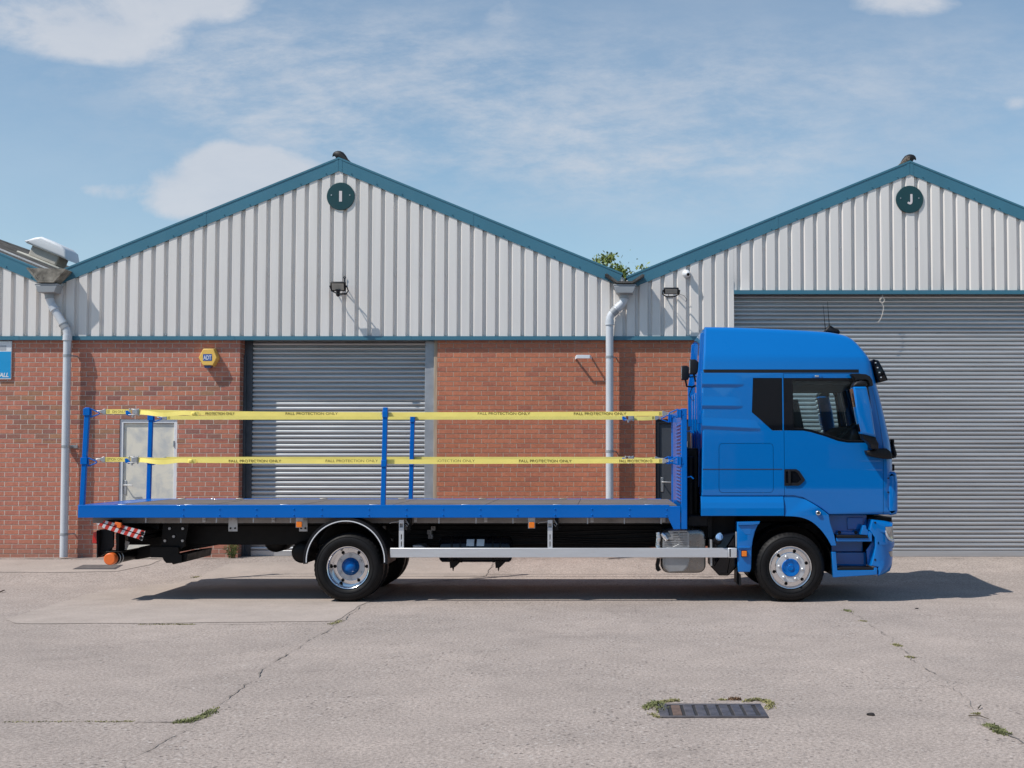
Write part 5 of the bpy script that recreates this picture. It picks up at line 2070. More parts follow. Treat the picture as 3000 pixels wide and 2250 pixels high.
me = plate_mesh(rpoly(cp, .012), slots, Yd(.085), Yd(.093))
hs_ = finish(me, 'heat_shield', m_shield, so, bevel=.002)
q = MB()
q.prism(rpoly([k6(x, y, .07) for x, y in ((1425, 420), (1435, 392), (1490, 385), (1545, 358), (1615, 400), (1640, 420), (1638, 520), (1615, 575), (1580, 610), (1460, 615), (1415, 560))], .01), Yd(.072), Yd(.0845))
q.build('shield_cover', m_shield, hs_, bevel=.004)
q = MB()
q.tube([(x, Yd(.12), z) for x, z in [k6(x, y, .12) for x, y in ((1352, 250), (1358, 300), (1350, 350), (1352, 400), (1350, 450))]], [.03, .035, .03, .035, .03], 12)
q.tube([(x, Yd(.08), z) for x, z in [k6(x, y, .08) for x, y in ((1385, 262), (1410, 285), (1438, 322))]], [.022, .034, .03], 12)
q.build('foil_wrapped_pipe', m_foil, so, smooth=0)
q = MB()
q.prism([k6(x, y, .1) for x, y in ((1332, 560), (1345, 500), (1372, 500), (1362, 560), (1380, 600), (1350, 616), (1335, 600))], Yd(.1), Yd(.3))
q.build('silencer_strap', m_chassis, so)
a, b = k6(1628, 90, .35), k6(1850, 200, .35)
q = MB(); q.box(a[0], b[0], Yd(.30), Yd(.9), b[1], a[1])
q.build('battery_box', m_black, truck, bevel=.02)
# reagent tank with its blue cap
rt2 = rpoly([k6(x, y, .1) for x, y in ((1850, 330), (1900, 285), (2060, 250), (2084, 260), (2084, 575), (2005, 655), (1920, 655), (1845, 575))], .02)
ro2 = finish(rsolid(rt2, .04, Yd(.10), Yd(.6), 4), 'reagent_tank', m_gloss, truck, smooth=45)
q = MB()
p_ = k6(1912, 300, .05)
q.tube([(p_[0] - .005, Yd(.12), p_[1] - .05), (p_[0], Yd(.06), p_[1] - .02), (p_[0] + .003, Yd(.03), p_[1])], [.055, .052, .048], 20)
nk = q.build('filler_neck', m_black, ro2)
q = MB()
q.cyl((p_[0] + .003, Yd(.032), p_[1]), (p_[0] + .012, Yd(-.005), p_[1] + .018), .046, 20)
q.box(p_[0] - .002, p_[0] + .03, Yd(-.022), Yd(-.0), p_[1] - .03, p_[1] + .065)
q.build('filler_cap', M('pale_blue_cap', (.22, .38, .62), .4, var=.05), ro2, bevel=.004)
q = MB()
a, b = k6(1833, 320, .1), k6(1852, 560, .1)
q.box(a[0], b[0], Yd(.06), Yd(.5), b[1], a[1])
a, b = k6(2066, 245, .1), k6(2080, 410, .1)
q.box(a[0], b[0], Yd(.06), Yd(.09), b[1], a[1])
q.build('tank_bracket', m_galv, ro2, bevel=.003)
q = MB()
a, b = k6(1812, 110, .3), k6(1850, 300, .3)
q.box(a[0], b[0], Yd(.28), Yd(.34), b[1], a[1])
for yy_ in (128, 165, 205, 240):
    p_ = k6(1832, yy_, .3)
    q.cyl((p_[0], Yd(.268), p_[1]), (p_[0], Yd(.285), p_[1]), .014, 8)
q.build('cab_mount', m_chassis, truck)

# rear end -----------------------------------------------------------------------
q = MB()
q.prism([ka(x, y, .5) for x, y in ((1420, 50), (1800, 50), (1800, 170), (1720, 560), (1630, 640), (1370, 640), (1300, 560), (1330, 160))], Yd(.5), Yd(.56))
to = q.build('mounting_plate', m_chassis, truck, bevel=.004)
for x, y in ((1475, 72), (1735, 70), (1452, 237), (1690, 238), (1527, 380), (1370, 457), (1685, 457)):
    p_ = ka(x, y, .48)
    q = MB(); q.cyl((p_[0], Yd(.478), p_[1]), (p_[0], Yd(.502), p_[1]), .019, 6)
    q.build('plate_bolt', m_galv, to)
q = MB()
q.prism(rpoly([ka(x, y, .5) for x, y in ((1130, 560), (1640, 560), (1640, 690), (1700, 700), (1700, 850), (1420, 852), (1372, 800), (1360, 755), (1130, 752))], .02), Yd(.44), Yd(.50))
q.prism(rpoly([ka(x, y, .9) for x, y in ((1560, 690), (1950, 640), (1920, 790), (1690, 840))], .015), Yd(.5), Yd(1.6))
q.build('tow_bracket', m_chassis, truck, bevel=.004)
q = MB()
q.prism([ka(x, y, .7) for x, y in ((285, 45), (1330, 45), (1330, 240), (1120, 420), (960, 450), (240, 120))], Yd(.55), Ym(.55))
q.build('ramp_housing', m_chassis, truck, bevel=.006)


def hazard_mat():
    m, t, b, pos = base_mat('red_white_stripes')
    sp_ = N(t, 'ShaderNodeSeparateXYZ')
    t.links.new(pos, sp_.inputs[0])
    v = math_(t, 'ADD', math_(t, 'MULTIPLY', sp_.outputs[0], 1.0), math_(t, 'MULTIPLY', sp_.outputs[2], -.55))
    fr_ = math_(t, 'FRACT', math_(t, 'DIVIDE', v, .098))
    c_ = mixcol(t, math_(t, 'GREATER_THAN', fr_, .45), (.62, .62, .63), (.52, .035, .025))
    t.links.new(c_, b.inputs['Base Color'])
    b.inputs['Roughness'].default_value = .35
    return m


m_haz = hazard_mat()
for pts, dd in ((((280, 88), (1012, 285), (992, 355), (240, 130)), .05), (((130, 150), (205, 135), (978, 375), (958, 455), (880, 420), (300, 245)), .03)):
    q = MB()
    q.prism([ka(x, y, dd) for x, y in pts], Yd(dd), Yd(dd + .02))
    rmp = q.build('hazard_board', m_haz, truck)
    P4 = [ka(x, y, dd) for x, y in pts]
    q = MB()
    e = .012
    q.prism([(x, z + .0) for x, z in shrink(P4, .004)], Yd(dd + .021), Yd(TW - dd - .01))
    q.build('ramp_leaf', m_chassis, rmp)
    cx, cy = (968, 318) if dd == .05 else (940, 408)
    p_ = ka(cx, cy, dd)
    q = MB(); q.lathe(p_[0], p_[1], [(.0001, Yd(dd - .003)), (.024, Yd(dd - .003)), (.024, Yd(dd + .005))], 16)
    q.build('pivot', m_gloss, rmp)
q = MB()
q.prism(rpoly([ka(x, y, .02) for x, y in ((480, 118), (585, 135), (590, 200), (560, 232), (510, 215), (515, 175), (470, 160))], .006), Yd(.005), Yd(.05))
q.build('orange_catch', m_cap, truck, bevel=.004)
q = MB(); q.prism(rpoly([ka(x, y, .2) for x, y in ((118, 300), (190, 285), (190, 500), (105, 492))], .008), Yd(.12), Yd(.45))
tl = q.build('tail_light', m_red, truck, bevel=.006)
q = MB(); q.prism([ka(x, y, .2) for x, y in ((190, 275), (222, 265), (222, 510), (190, 505))], Yd(.10), Yd(.47))
q.build('lamp_casing', m_black, tl, bevel=.004)
q = MB(); q.prism(rpoly([ka(x, y, .2) for x, y in ((118, 300), (190, 285), (190, 500), (105, 492))], .008), Ym(.45), Ym(.12))
tl = q.build('tail_light', m_red, truck, bevel=.006)
q = MB(); q.box(ka(205, 0, .2)[0], ka(222, 0, .2)[0], Yd(.1), Yd(.62), ka(0, 750, .2)[1], ka(0, 260, .2)[1])
q.prism([ka(x, y, .25) for x, y in ((205, 262), (320, 240), (470, 300), (462, 560), (380, 640), (208, 750))], Yd(.2), Yd(.24))
q.build('rear_flap', m_black, truck)
q = MB(); q.prism(rpoly([ka(x, y, .6) for x, y in ((480, 310), (640, 330), (640, 480), (600, 560), (530, 640), (490, 640))], .03), Yd(.6), Yd(.75))
q.build('ram_cover', M('beige_steel', (.42, .38, .33), .55, var=.1), truck, bevel=.01)
q = MB(); q.prism([ka(x, y, .55) for x, y in ((640, 425), (750, 475), (690, 640), (535, 650), (610, 570))], Yd(.5), Yd(.53))
q.build('number_plate', m_white, truck)
p_ = ka(380, 785, .05)
q = MB()
q.cyl((p_[0], Yd(.08), p_[1]), (p_[0], Ym(.08), p_[1]), .075, 24)
ub = q.build('underrun_bar', m_chassis, truck)
for Yn in (Yd, Ym):
    q = MB()
    q.lathe(p_[0], p_[1], [(.0001, Yn(.03)), (.066, Yn(.03)), (.077, Yn(.04)), (.079, Yn(.055)), (.079, Yn(.13)), (.072, Yn(.14))], 32)
    q.build('end_cap', m_cap, ub, smooth=40)
for dd in (.20, .30):
    q = MB()
    q.tube([(p_[0] + .085 * math.sin(a) , Yd(dd), p_[1] - .085 * math.cos(a)) for a in [R(-170 + 340 * k / 16) for k in range(17)]], .008, 6)
    q.build('u_bolt', m_galv, ub)
q = MB()
q.box(p_[0] - .14, p_[0] + .12, Yd(.15), Yd(.40), p_[1] + .078, p_[1] + .095)
q.box(p_[0] + .02, p_[0] + .06, Yd(.2), Yd(.42), p_[1] + .09, p_[1] + .5)
q.box(p_[0] + .0, p_[0] + .06, Yd(.25), Yd(.26), p_[1] + .09, p_[1] + .16)
q.prism([(p_[0] + .0, p_[1] - .07), (p_[0] + .08, p_[1] - .07), (p_[0] + 1.2, zc0), (p_[0] + 1.2, zc0 + .2), (p_[0] + .1, p_[1] + .1)], Yd(.85), Yd(.93))
q.build('underrun_bracket', m_chassis, ub, bevel=.004)
q = MB()
q.prism([(p_[0] + .0, p_[1] - .07), (p_[0] + .08, p_[1] - .07), (p_[0] + 1.2, zc0), (p_[0] + 1.2, zc0 + .2), (p_[0] + .1, p_[1] + .1)], Yd(1.57), Yd(1.65))
q.build('underrun_bracket', m_chassis, ub, bevel=.004)

# ---------------------------------------------------------------- deck
dk = MB()
dk.box(X0 + .42, X1 + .1, Yd(.062), Yd(TW - .062), ZD - .03, ZD - .006)
do = dk.build('deck_floor', m_deck, truck, smooth=0)
q = MB()
for s in range(1, 6):
    xx = X0 + .42 + (X1 - X0 - .4) * s / 6
    q.box(xx - .004, xx + .004, Yd(.065), Yd(TW - .065), ZD - .01, ZD - .0045)
for dd in (.62, 1.25, 1.88):
    q.box(X0 + .43, X1 + .09, Yd(dd) - .003, Yd(dd) + .003, ZD - .01, ZD - .0048)
q.build('board_seam', m_dark, do)
q = MB()
q.box(X0 + .055, X0 + .42, Yd(.062), Yd(TW - .062), ZD - .03, ZD - .003)
q.build('rear_plate', m_steelblue, truck)
sr = MB()
sr.box(X0, X1, Yd(.0), Yd(.06), ZR0, ZD)
q_o = sr.build('side_rail', m_steelblue, truck, bevel=.006)
pairs = [(k3, 1490), (k3, 1960)]
pts_b = [k3(1490, 1510, .0)[0], k3(1960, 1510, .0)[0]] + [k4(x, 40, .0)[0] for x in (1583, 1930, 2188)] + [k5(x, 40, 0)[0] for x in (570, 918, 1258, 1602, 1945)] + [k6(x, 40, 0)[0] for x in (398, 740, 1086, 1430)]
zb1, zb0 = k4(1583, 37, 0)[1], k4(1583, 92, 0)[1]
for xx in pts_b:
    q = MB()
    for zz in (zb1, zb0):
        q.lathe(xx, zz, [(.0001, Yd(-.010)), (.006, Yd(-.009)), (.010, Yd(-.004)), (.011, Yd(.001))], 12)
    q.build('rail_rivet', m_steelblue, q_o)
sr = MB(); sr.box(X0, X1, Yd(TW - .06), Yd(TW), ZR0, ZD)
sr.build('side_rail', m_steelblue, truck, bevel=.006)
sr = MB(); sr.box(X0, X0 + .06, Yd(.0601), Yd(TW - .0601), ZR0, ZD)
sr.build('rear_rail', m_steelblue, truck, bevel=.006)
for xx, dd in [(k3(740, 0)[0], .055), (k3(1595, 0)[0], .055), (k4(1850, 0)[0], .055), (k5(620, 0)[0], .055), (k5(1470, 0)[0], .055), (k6(420, 0)[0], .055), (k6(1265, 0)[0], .055)]:
    for d_ in (dd, TW - dd):
        q = MB(); q.box(xx - .055, xx + .055, Yd(d_ - .018), Yd(d_ + .018), ZD - .002, ZD + .007)
        q.build('lashing_ring', m_galv, truck, bevel=.003)

# headboard ------------------------------------------------------------------------
hb0, hb1 = T(1471.5, 1000)[0], T(1484.3, 1000)[0]
zt_, zb2 = T(1478, 882.5)[1], k6(1590, 224, 0)[1]
hd = MB()
for d in (.0, TW - .07):
    hd.box(hb0, hb1, Yd(d), Yd(d + .07), zb2, zt_)
hd.box(hb0 + .004, hb1 - .004, Yd(.07), Yd(TW - .07), zt_ - .06, zt_ - .002)
ho = hd.build('headboard', m_steelblue, truck, bevel=.008)
hd = MB()
hd.box(hb0 + .012, hb0 + .018, Yd(.07), Yd(TW - .07), ZD - .10, zt_ - .06)
hd.build('headboard_panel', m_steelblue, ho)
n = 23
z_lo, z_hi = ZD + .05, T(1478, 915)[1]
for i in range(n):
    z = z_lo + (z_hi - z_lo) * i / (n - 1)
    q = MB()
    q.prism([(hb0 + .011, z - .012), (hb0 - .012, z - .012), (hb0 - .006, z + .004), (hb0 + .011, z + .012)], Yd(.10), Yd(1.15))
    q.build('louvre', m_steelblue, ho)
q = MB()
for i in range(n):
    z = z_lo + (z_hi - z_lo) * (i + .5) / (n - 1)
    q.lathe(0, 0, [(.0001, 0)], 3) if False else None
    q.cyl((hb0 + .0105, Yd(1.22), z), (hb0 + .013, Yd(1.22), z), .012, 10)
q.build('panel_holes', m_dark, ho)
for Yn in (Yd, Ym):
    q = MB()
    q.prism([k6(x, y, 0) for x, y in ((1448, 10), (1560, 10), (1561, 224), (1496, 224), (1449, 122))], Yn(.001), Yn(.055))
    q.build('headboard_gusset', m_steelblue, ho, bevel=.006)
q = MB()
for zz in (T(0, 932)[1], T(0, 1031)[1]):
    q.tube([(hb1 - .004, Yd(.035), zz), (hb1 + .05, Yd(.035), zz + .01), (hb1 + .085, Yd(.035), zz - .02)], .009, 8)
q.build('rope_hook', m_steelblue, ho)
q = MB()
for zz in (T(0, 898)[1], T(0, 1004)[1]):
    for e in (-.022, .022):
        q.cyl((hb0 + .04 + e, Yd(-.006), zz - e), (hb0 + .04 + e, Yd(.002), zz - e), .010, 8)
q.build('bolt', m_steelblue, ho)


def dring(mbx, x, Y, z, s=1):
    """triangular lashing ring pointing along +x * s"""
    P_ = [(x, Y, z + .055), (x + s * .105, Y, z + .008), (x + s * .115, Y, z - .006), (x + s * .1, Y, z - .018), (x, Y, z - .055)]
    mbx.tube(P_, .0085, 8)
    mbx.cyl((x, Y, z - .06), (x, Y, z + .06), .011, 8)


ZU, ZL = T(900, 893)[1], T(900, 995.5)[1]     # heights of the two straps
# posts ------------------------------------------------------------------------------
for (xb, xt, d, ytop, ybot, ring) in ((175.6, 187.6, .0, 880, 1092, True), (826.8, 832.0, .0, 880.5, 1092, False), (319.5, 325, TW - .06, 896.5, 1076, True), (886.6, 891.2, TW - .06, 896, 1077, False)):
    (x0_, z0_), (x1_, z1_) = T(xb, ybot, d), T(xt, ytop, d)
    z0_ = ZD - .02
    z1_ = T(1, 880, 0)[1]
    hw = .031
    q = MB()
    ln_ = (x1_ - x0_) / (z1_ - z0_)
    q.prism([(x0_ - hw, z0_), (x0_ + hw, z0_), (x1_ + hw, z1_), (x1_ - hw, z1_)], Yd(d + .002), Yd(d + .058))
    po = q.build('guard_post', m_steelblue, truck, bevel=.006)
    for zz in ((ZU + .02, ZL + .0) if ring else (ZU - .01, ZL - .035)):
        xx = x0_ + (zz - z0_) * ln_
        q = MB()
        s_ = .012 if ring else .004
        q.box(xx - hw - s_, xx + hw + s_, Yd(d - .010), Yd(d + .070), zz - .045, zz + .045)
        if ring:
            dring(q, xx + hw + .018, Yd(d + .02), zz - .015, 1)
        q.build('post_collar', m_steelblue, po, bevel=.006)
# lashing rings on the headboard
for d in (-.012, TW - .14):
    for zz in (ZU, ZL):
        q = MB()
        q.box(hb0 - .035, hb0 + .0, Yd(d), Yd(d + .07), zz - .055, zz + .055)
        dring(q, hb0 - .045, Yd(d + .01), zz, -1)
        q.build('ring_bracket', m_steelblue, ho, bevel=.004)

# ---------------------------------------------------------------- straps (carried by the posts)
xp0 = T(187, 893)[0]


def strap(label, d, z, tail, texts, zoff_left=0.0, show=True):
    Y = Yd(d)
    xa_, xb_ = ring_x + .20, T(1434, 893)[0]
    root_ = thing('safety_strap', label, 'strap', ((xa_ + xb_) / 2, Y, z - .03), 'yellow fall protection straps')
    hwid = .060
    xr_ = T(292, 893, d)[0] if d < 1 else T(1360, 893, d)[0]
    sag = lambda s: -.012 * math.sin(math.pi * s)
    q = MB()
    path = []
    for i in range(33):
        s = i / 32
        x = xr_ + (xb_ - xr_) * s
        path.append((x, Y + .002 * math.sin(s * 9), z + sag(s) + (zoff_left * (1 - s) ** 6)))
    q.ribbon(path, (0, 0, hwid), (0, .004, 0))
    wb = q.build('webbing', m_yellow, root_, smooth=40)
    q = MB()
    q.ribbon([(xa_, Y, z + zoff_left), (xr_ - .05, Y - .002, z + zoff_left)], (0, 0, hwid), (0, .004, 0))
    q.build('webbing', m_yellow, root_, smooth=0)
    # sewn ends
    for xs_ in (xa_ + .04, xb_ - .06):
        zz_ = z + (zoff_left if xs_ < 0 and xs_ < xr_ else 0)
        for e in range(3):
            st_ = MB()
            st_.box(xs_ + e * .012, xs_ + e * .012 + .004, Y - .0035, Y - .002, zz_ - .022, zz_ + .022)
            st_.build('stitching', m_print, root_)
    # snap hooks
    for x_, s_, zz_ in ((xa_, -1, z + zoff_left), (xb_, 1, z)):
        q = MB()
        q.prism([(x_ + s_ * .0, zz_ - .036), (x_ + s_ * .035, zz_ - .022), (x_ + s_ * .045, zz_), (x_ + s_ * .035, zz_ + .022), (x_ + s_ * .0, zz_ + .036), (x_ - s_ * .02, zz_ + .034), (x_ - s_ * .02, zz_ - .034)], Y - .008, Y + .008)
        q.tube([(x_ + s_ * .03, Y, zz_ + .010), (x_ + s_ * .13, Y, zz_ + .004)], .007, 8)
        q.tube([(x_ + s_ * .03, Y, zz_ - .010), (x_ + s_ * .13, Y, zz_ - .002)], .006, 8)
        q.build('snap_hook', m_galv, root_, bevel=.002)
    # ratchet buckle
    q = MB()
    zz_ = z + zoff_left * .8
    q.box(xr_ - .075, xr_ + .06, Y - .03, Y - .022, zz_ + .030, zz_ + .040)
    q.box(xr_ - .075, xr_ + .06, Y - .05, Y - .008, zz_ - .042, zz_ - .034)
    q.box(xr_ - .02, xr_ + .05, Y - .05, Y - .01, zz_ - .028, zz_ + .032)
    for e in (-.06, .0, .055):
        q.cyl((xr_ + e, Y - .03, zz_ - .055), (xr_ + e, Y - .03, zz_ + .045), .010, 10)
    q.cyl((xr_ - .02, Y - .035, zz_ - .075), (xr_ - .02, Y - .035, zz_ - .04), .013, 10)
    rb_ = q.build('ratchet', m_galv, root_, bevel=.002)
    q = MB()
    q.prism([(xr_ - .115, zz_ + .015), (xr_ - .085, zz_ + .02), (xr_ - .035, zz_ - .03), (xr_ - .06, zz_ - .055), (xr_ - .11, zz_ - .035)], Y - .042, Y - .030)
    q.build('ratchet_handle', m_steelblue, rb_, bevel=.003)
    if tail:
        q = MB()
        path = []
        x1_ = T(tail, 893, d)[0]
        for i in range(29):
            s = i / 28
            x = xr_ + .05 + (x1_ - xr_ - .05) * s
            dz = -.020 * math.sin(math.pi * min(1, s * 1.25)) + .006 * math.sin(s * 11)
            dy = -.022 - .05 * math.sin(math.pi * s) * (1 + .4 * math.sin(s * 7))
            path.append((x, Y + dy * (1 if s < .97 else .6), z + zoff_left * .6 * (1 - s) + dz))
        q.ribbon(path, (0, .012, .056), (0, .004, 0))
        q.build('loose_tail', m_yellow, root_, smooth=60)
        x_ = T(tail - 14, 893, d)[0]
        q = MB()
        q.box(x_, x_ + .05, Y - .055, Y - .016, z - .022, z + .022)
        q.build('tail_fold', m_yellow, root_, bevel=.012)
    for (xc, body_, zt2) in texts:
        if body_ == 'FALL PROTECTION ONLY':
            wd = T(xc + 56.5, 893, d)[0] - T(xc - 56.5, 893, d)[0]
        else:
            wd = None
        xx = T(xc, 893, d)[0]
        me = text_mesh(body_, xx, Y - .0032, zt2, height=.034, width=wd if wd else len(body_) * .0255)
        finish(me, 'printed_words', m_print, wb, smooth=0)
    return root_


ring_x = T(205, 893)[0] - .10
FPO = 'FALL PROTECTION ONLY'
zl = T(0, 889.5)[1]
strap('yellow strap strung along the near side of the deck, upper of the two there', .064, ZU, 430,
      [(673.5, FPO, ZU + .001), (881, FPO, ZU + .001), (1088.5, FPO, ZU + .001), (1296, FPO, ZU + .001), (475, 'PROTECTION ONLY', ZU + .001), (257, 'ON ONLY', ZU + .025)], .026)
strap('yellow strap strung along the near side of the deck, lower of the two there', .064, ZL, 425,
      [(552, FPO, ZL), (761, FPO, ZL), (969.5, FPO, ZL), (1178, FPO, ZL), (1373, 'FALL PROTECTION O', ZL), (251, 'TION ON', ZL + .02)], .018)
ring_x = T(340, 893, TW - .06)[0] - .10
strap('yellow strap along the wall side of the deck, upper of the two there', TW + .01, ZU + .018, None, [], 0)
strap('yellow strap along the wall side of the deck, lower of the two there', TW + .01, ZL + .02, None, [], 0)
# ================================================================== SMALL THINGS
# round signs in the gables
m_signg = M('dark_green_enamel', (.008, .048, .055), .38, var=.06)
m_letter = M('pale_letter', (.66, .60, .60), .6, var=.04)


def round_sign(label, px, py, ch, rpx):
    x, z = at(px, py, YC - .02)
    r = rpx * YW / F
    t_ = thing('unit_sign', label, 'sign', (x, YC - .02, z - r))
    q = MB()
    q.lathe(x, z, [(.0001, YC - .022), (r - .006, YC - .022), (r, YC - .016), (r, YC - .006), (.0001, YC - .006)], 56)
    d_ = q.build('sign_disc', m_signg, t_, smooth=30)
    if ch == 'I':
        q = MB()
        h = .092 * r / .24
        q.box(x - .026, x + .024, YC - .0255, YC - .022, z - h, z + h)
        q.build('letter', m_letter, t_)
    else:
        me = plate_mesh([(x + a * r, z + b * r) for a, b in ((.045, .38), (.205, .38), (.205, -.14), (.19, -.24), (.14, -.33), (.06, -.375), (-.02, -.37), (-.11, -.33), (-.185, -.27),
                                                              (-.09, -.165), (-.03, -.205), (.015, -.205), (.04, -.17), (.045, -.12))], [], YC - .0255, YC - .022)
        finish(me, 'letter', m_letter, t_)
    for sx in (-.66, .66):
        q = MB()
        q.cyl((x + sx * r, YC - .030, z + .02), (x + sx * r, YC - .021, z + .02), .011, 8)
        q.build('fixing', m_galv, t_)


round_sign('round dark green sign with a pale letter I', 998, 575, 'I', 41)
round_sign('round dark green sign with a pale letter J', 2665, 584, 'J', 40.5)

# alarm box ------------------------------------------------------------------
ke = K(550, 950, 350 / 1936)


def kw(x, y, off=0):
    return at(550 + x * 350 / 1936, 950 + y * 350 / 1936, YW + off)


hexp = [kw(x, y, -.14) for x, y in ((250, 398), (412, 398), (472, 540), (405, 664), (245, 664), (177, 540))]
cx_ = sum(p[0] for p in hexp) / 6
cz_ = sum(p[1] for p in hexp) / 6
t_ = thing('alarm_box', 'yellow hexagonal alarm box with a blue badge on the brick wall', 'alarm box', (cx_, YW, min(p[1] for p in hexp)))
m_alarm = M('alarm_yellow', (.84, .52, .115), .42, var=.05)
m_ablue = M('badge_blue', (.010, .09, .36), .4, var=.04)
vs = [(x, YW - .14, z) for x, z in hexp] + [(cx_ + (x - cx_) * 1.10, YW - .001, cz_ + (z - cz_) * 1.10) for x, z in hexp]
q = MB(); q.add(vs, [tuple(range(6)), tuple(range(11, 5, -1))] + [(i, 6 + i, 6 + (i + 1) % 6, (i + 1) % 6) for i in range(6)])
q.build('casing', m_alarm, t_, bevel=.008)
a, b = kw(248, 484, -.142), kw(390, 590, -.142)
q = MB(); q.box(a[0], b[0], YW - .1435, YW - .138, b[1], a[1])
bdg = q.build('badge', m_ablue, t_)
me = text_mesh('ADT', (a[0] + b[0]) / 2, YW - .1445, (a[1] + b[1]) / 2 - .002, height=(a[1] - b[1]) * .66, width=(b[0] - a[0]) * .9, bold=.025)
finish(me, 'badge_letters', m_white, bdg, smooth=0)
a, b = kw(258, 668, -.12), kw(388, 705, -.12)
q = MB(); q.prism([(a[0], a[1] + .004), (b[0], a[1] + .004), (b[0] - .02, b[1] - .004), (a[0] + .02, b[1] - .004)], YW - .125, YW - .03)
q.build('strobe_lens', M('strobe_blue', (.01, .035, .14), .15, coat=.8), t_, bevel=.004)

# notice board at the left edge --------------------------------------------------
a, b = at(-230, 1000, YW), at(34.5, 1111.5, YW)
t_ = thing('notice_board', 'white and bright blue board on the brick wall, lettered WALL', 'sign', ((a[0] + b[0]) / 2, YW, b[1]))
q = MB(); q.box(a[0], b[0], YW - .03, YW - .001, b[1], a[1])
q.build('board', m_white, t_, bevel=.004)
c_, e = at(-215, 1030, YW - .03), at(31, 1108, YW - .03)
q = MB(); q.box(c_[0], e[0], YW - .0325, YW - .029, e[1], c_[1])
pn = q.build('blue_panel', M('sign_blue', (.005, .30, .62), .45, var=.03), t_)
c2_, e2 = at(-215, 1012, YW - .03), at(18, 1027, YW - .03)
q = MB(); q.box(c2_[0], e2[0], YW - .032, YW - .029, e2[1], c2_[1])
q.build('grey_panel', M('sign_grey', (.40, .42, .45), .5, var=.03), t_)
x1_, z0_ = at(25, 1106, YW - .03)
hh_ = 13 * YW / F
wd = 44 * YW / F
me = text_mesh('WALL', x1_ - wd / 2, YW - .034, z0_ + hh_ / 2 + .006, height=hh_, width=wd, bold=.03)
for v in me.vertices:
    v.co.x += (v.co.z - z0_) * .18
finish(me, 'letters', m_white, pn, smooth=0)

# flood lights -------------------------------------------------------------------
m_led = M('led_panel', (.36, .32, .27), .15, coat=.6, var=.12, vs=18)


def flood(label, px, py, half_w, half_h, so, tilt, sensor):
    Y = YC - so
    x, z = at(px, py, Y)
    s = Y / F
    hw, hh = half_w * s, half_h * s
    t_ = thing('flood_light', label, 'flood light', (x, YC, z - hh))
    rot = Matrix.Translation((x, Y, z)) @ Matrix.Rotation(tilt, 4, 'X')
    q = MB(); q.box(-hw, hw, -.035, .035, -hh, hh)
    me = q.mesh(True); me.transform(rot)
    hd = finish(me, 'lamp_head', m_black, t_, bevel=.012)
    q = MB(); q.box(-hw * .80, hw * .80, -.038, -.03, -hh * .72, hh * .72)
    me = q.mesh(True); me.transform(rot)
    finish(me, 'lamp_glass', m_led, hd, bevel=.003)
    q = MB()
    for sx in (-1, 1):
        q.cyl((x + sx * hw, Y, z), (x + sx * (hw + .022), Y, z), .018, 10)
        q.tube([(x + sx * (hw + .015), Y, z), (x + sx * (hw + .015), Y + so * .5, z - hh * .7), (x + sx * hw * .6, YC, z - hh * 1.15)], .011, 6)
    q.box(x - hw * .65, x + hw * .65, YC - .012, YC + .004, z - hh * 1.35, z - hh * 1.02)
    q.build('bracket', m_black, t_)
    if sensor:
        q = MB()
        zs = z - hh - .05
        q.tube([(x, Y - .01, z - hh + .02), (x, Y - .01, zs + .03), (x, Y - .01, zs), (x, Y - .01, zs - .03), (x, Y - .01, zs - .05)], [.05, .035, .038, .034, .012], 14)
        q.build('motion_sensor', m_gloss, t_, smooth=60)
        q = MB()
        q.tube([(x + .05, YC - .02, z + hh + .1), (x + .05, YC - .03, z + hh - .02), (x + .04, Y + .04, z + .02)], .009, 6)
        q.lathe(x + .05, z + hh + .11, [(.008, YC - .03), (.022, YC - .03), (.022, YC - .02), (.008, YC - .02)], 12)
        q.build('cable', m_black, t_)
    else:
        q = MB()
        q.tube([(x - hw * .3, Y + .03, z - hh), (x - hw * .45, YC - .04, z - hh * 1.9), (x - hw * .5, YC, z - hh * 2.1)], .005, 6)
        q.tube([(x + hw, YC - .01, z - hh * .2), (x + hw * 1.8, YC - .06, z - hh * 1.0), (x + hw * 2.2, YC - .05, z - hh * 2.2), (x + hw * 2.1, YC - .01, z - hh * 2.9)], .004, 6)
        q.build('cable', m_black, t_)
    return t_


flood('black flood light with a sensor below the round I sign', 991, 839, 22, 13.5, .30, R(20), True)
flood('black flood light beside the valley of the J gable', 1966.5, 852, 22, 9.0, .30, R(26), False)

# camera dome
x, z = at(2013, 802, YC - .06)
t_ = thing('security_camera', 'small white ball camera high on the J gable', 'camera', (x, YC, z - .07))
q = MB()
q.lathe(x - .01, z + .01, [(.0001, YC - .05), (.05, YC - .05), (.066, YC - .035), (.07, YC - .001), (.0001, YC - .001)], 24)
bs_ = q.build('camera_base', m_white, t_, smooth=50)
vs, fs = [], []
for i in range(9):
    a = math.pi * i / 8
    for k in range(18):
        b = 2 * math.pi * k / 18
        vs.append((x + .058 * math.sin(a) * math.cos(b), YC - .075 + .058 * math.cos(a), z - .005 + .058 * math.sin(a) * math.sin(b)))
for i in range(8):
    for k in range(18):
        fs.append((i * 18 + k, i * 18 + (k + 1) % 18, (i + 1) * 18 + (k + 1) % 18, (i + 1) * 18 + k))
q = MB(); q.add(vs, fs)
bl = q.build('camera_ball', m_white, t_, smooth=80)
q = MB(); q.cyl((x + .012, YC - .128, z - .018), (x + .016, YC - .142, z - .024), .026, 16)
q.build('camera_lens', m_gloss, bl)

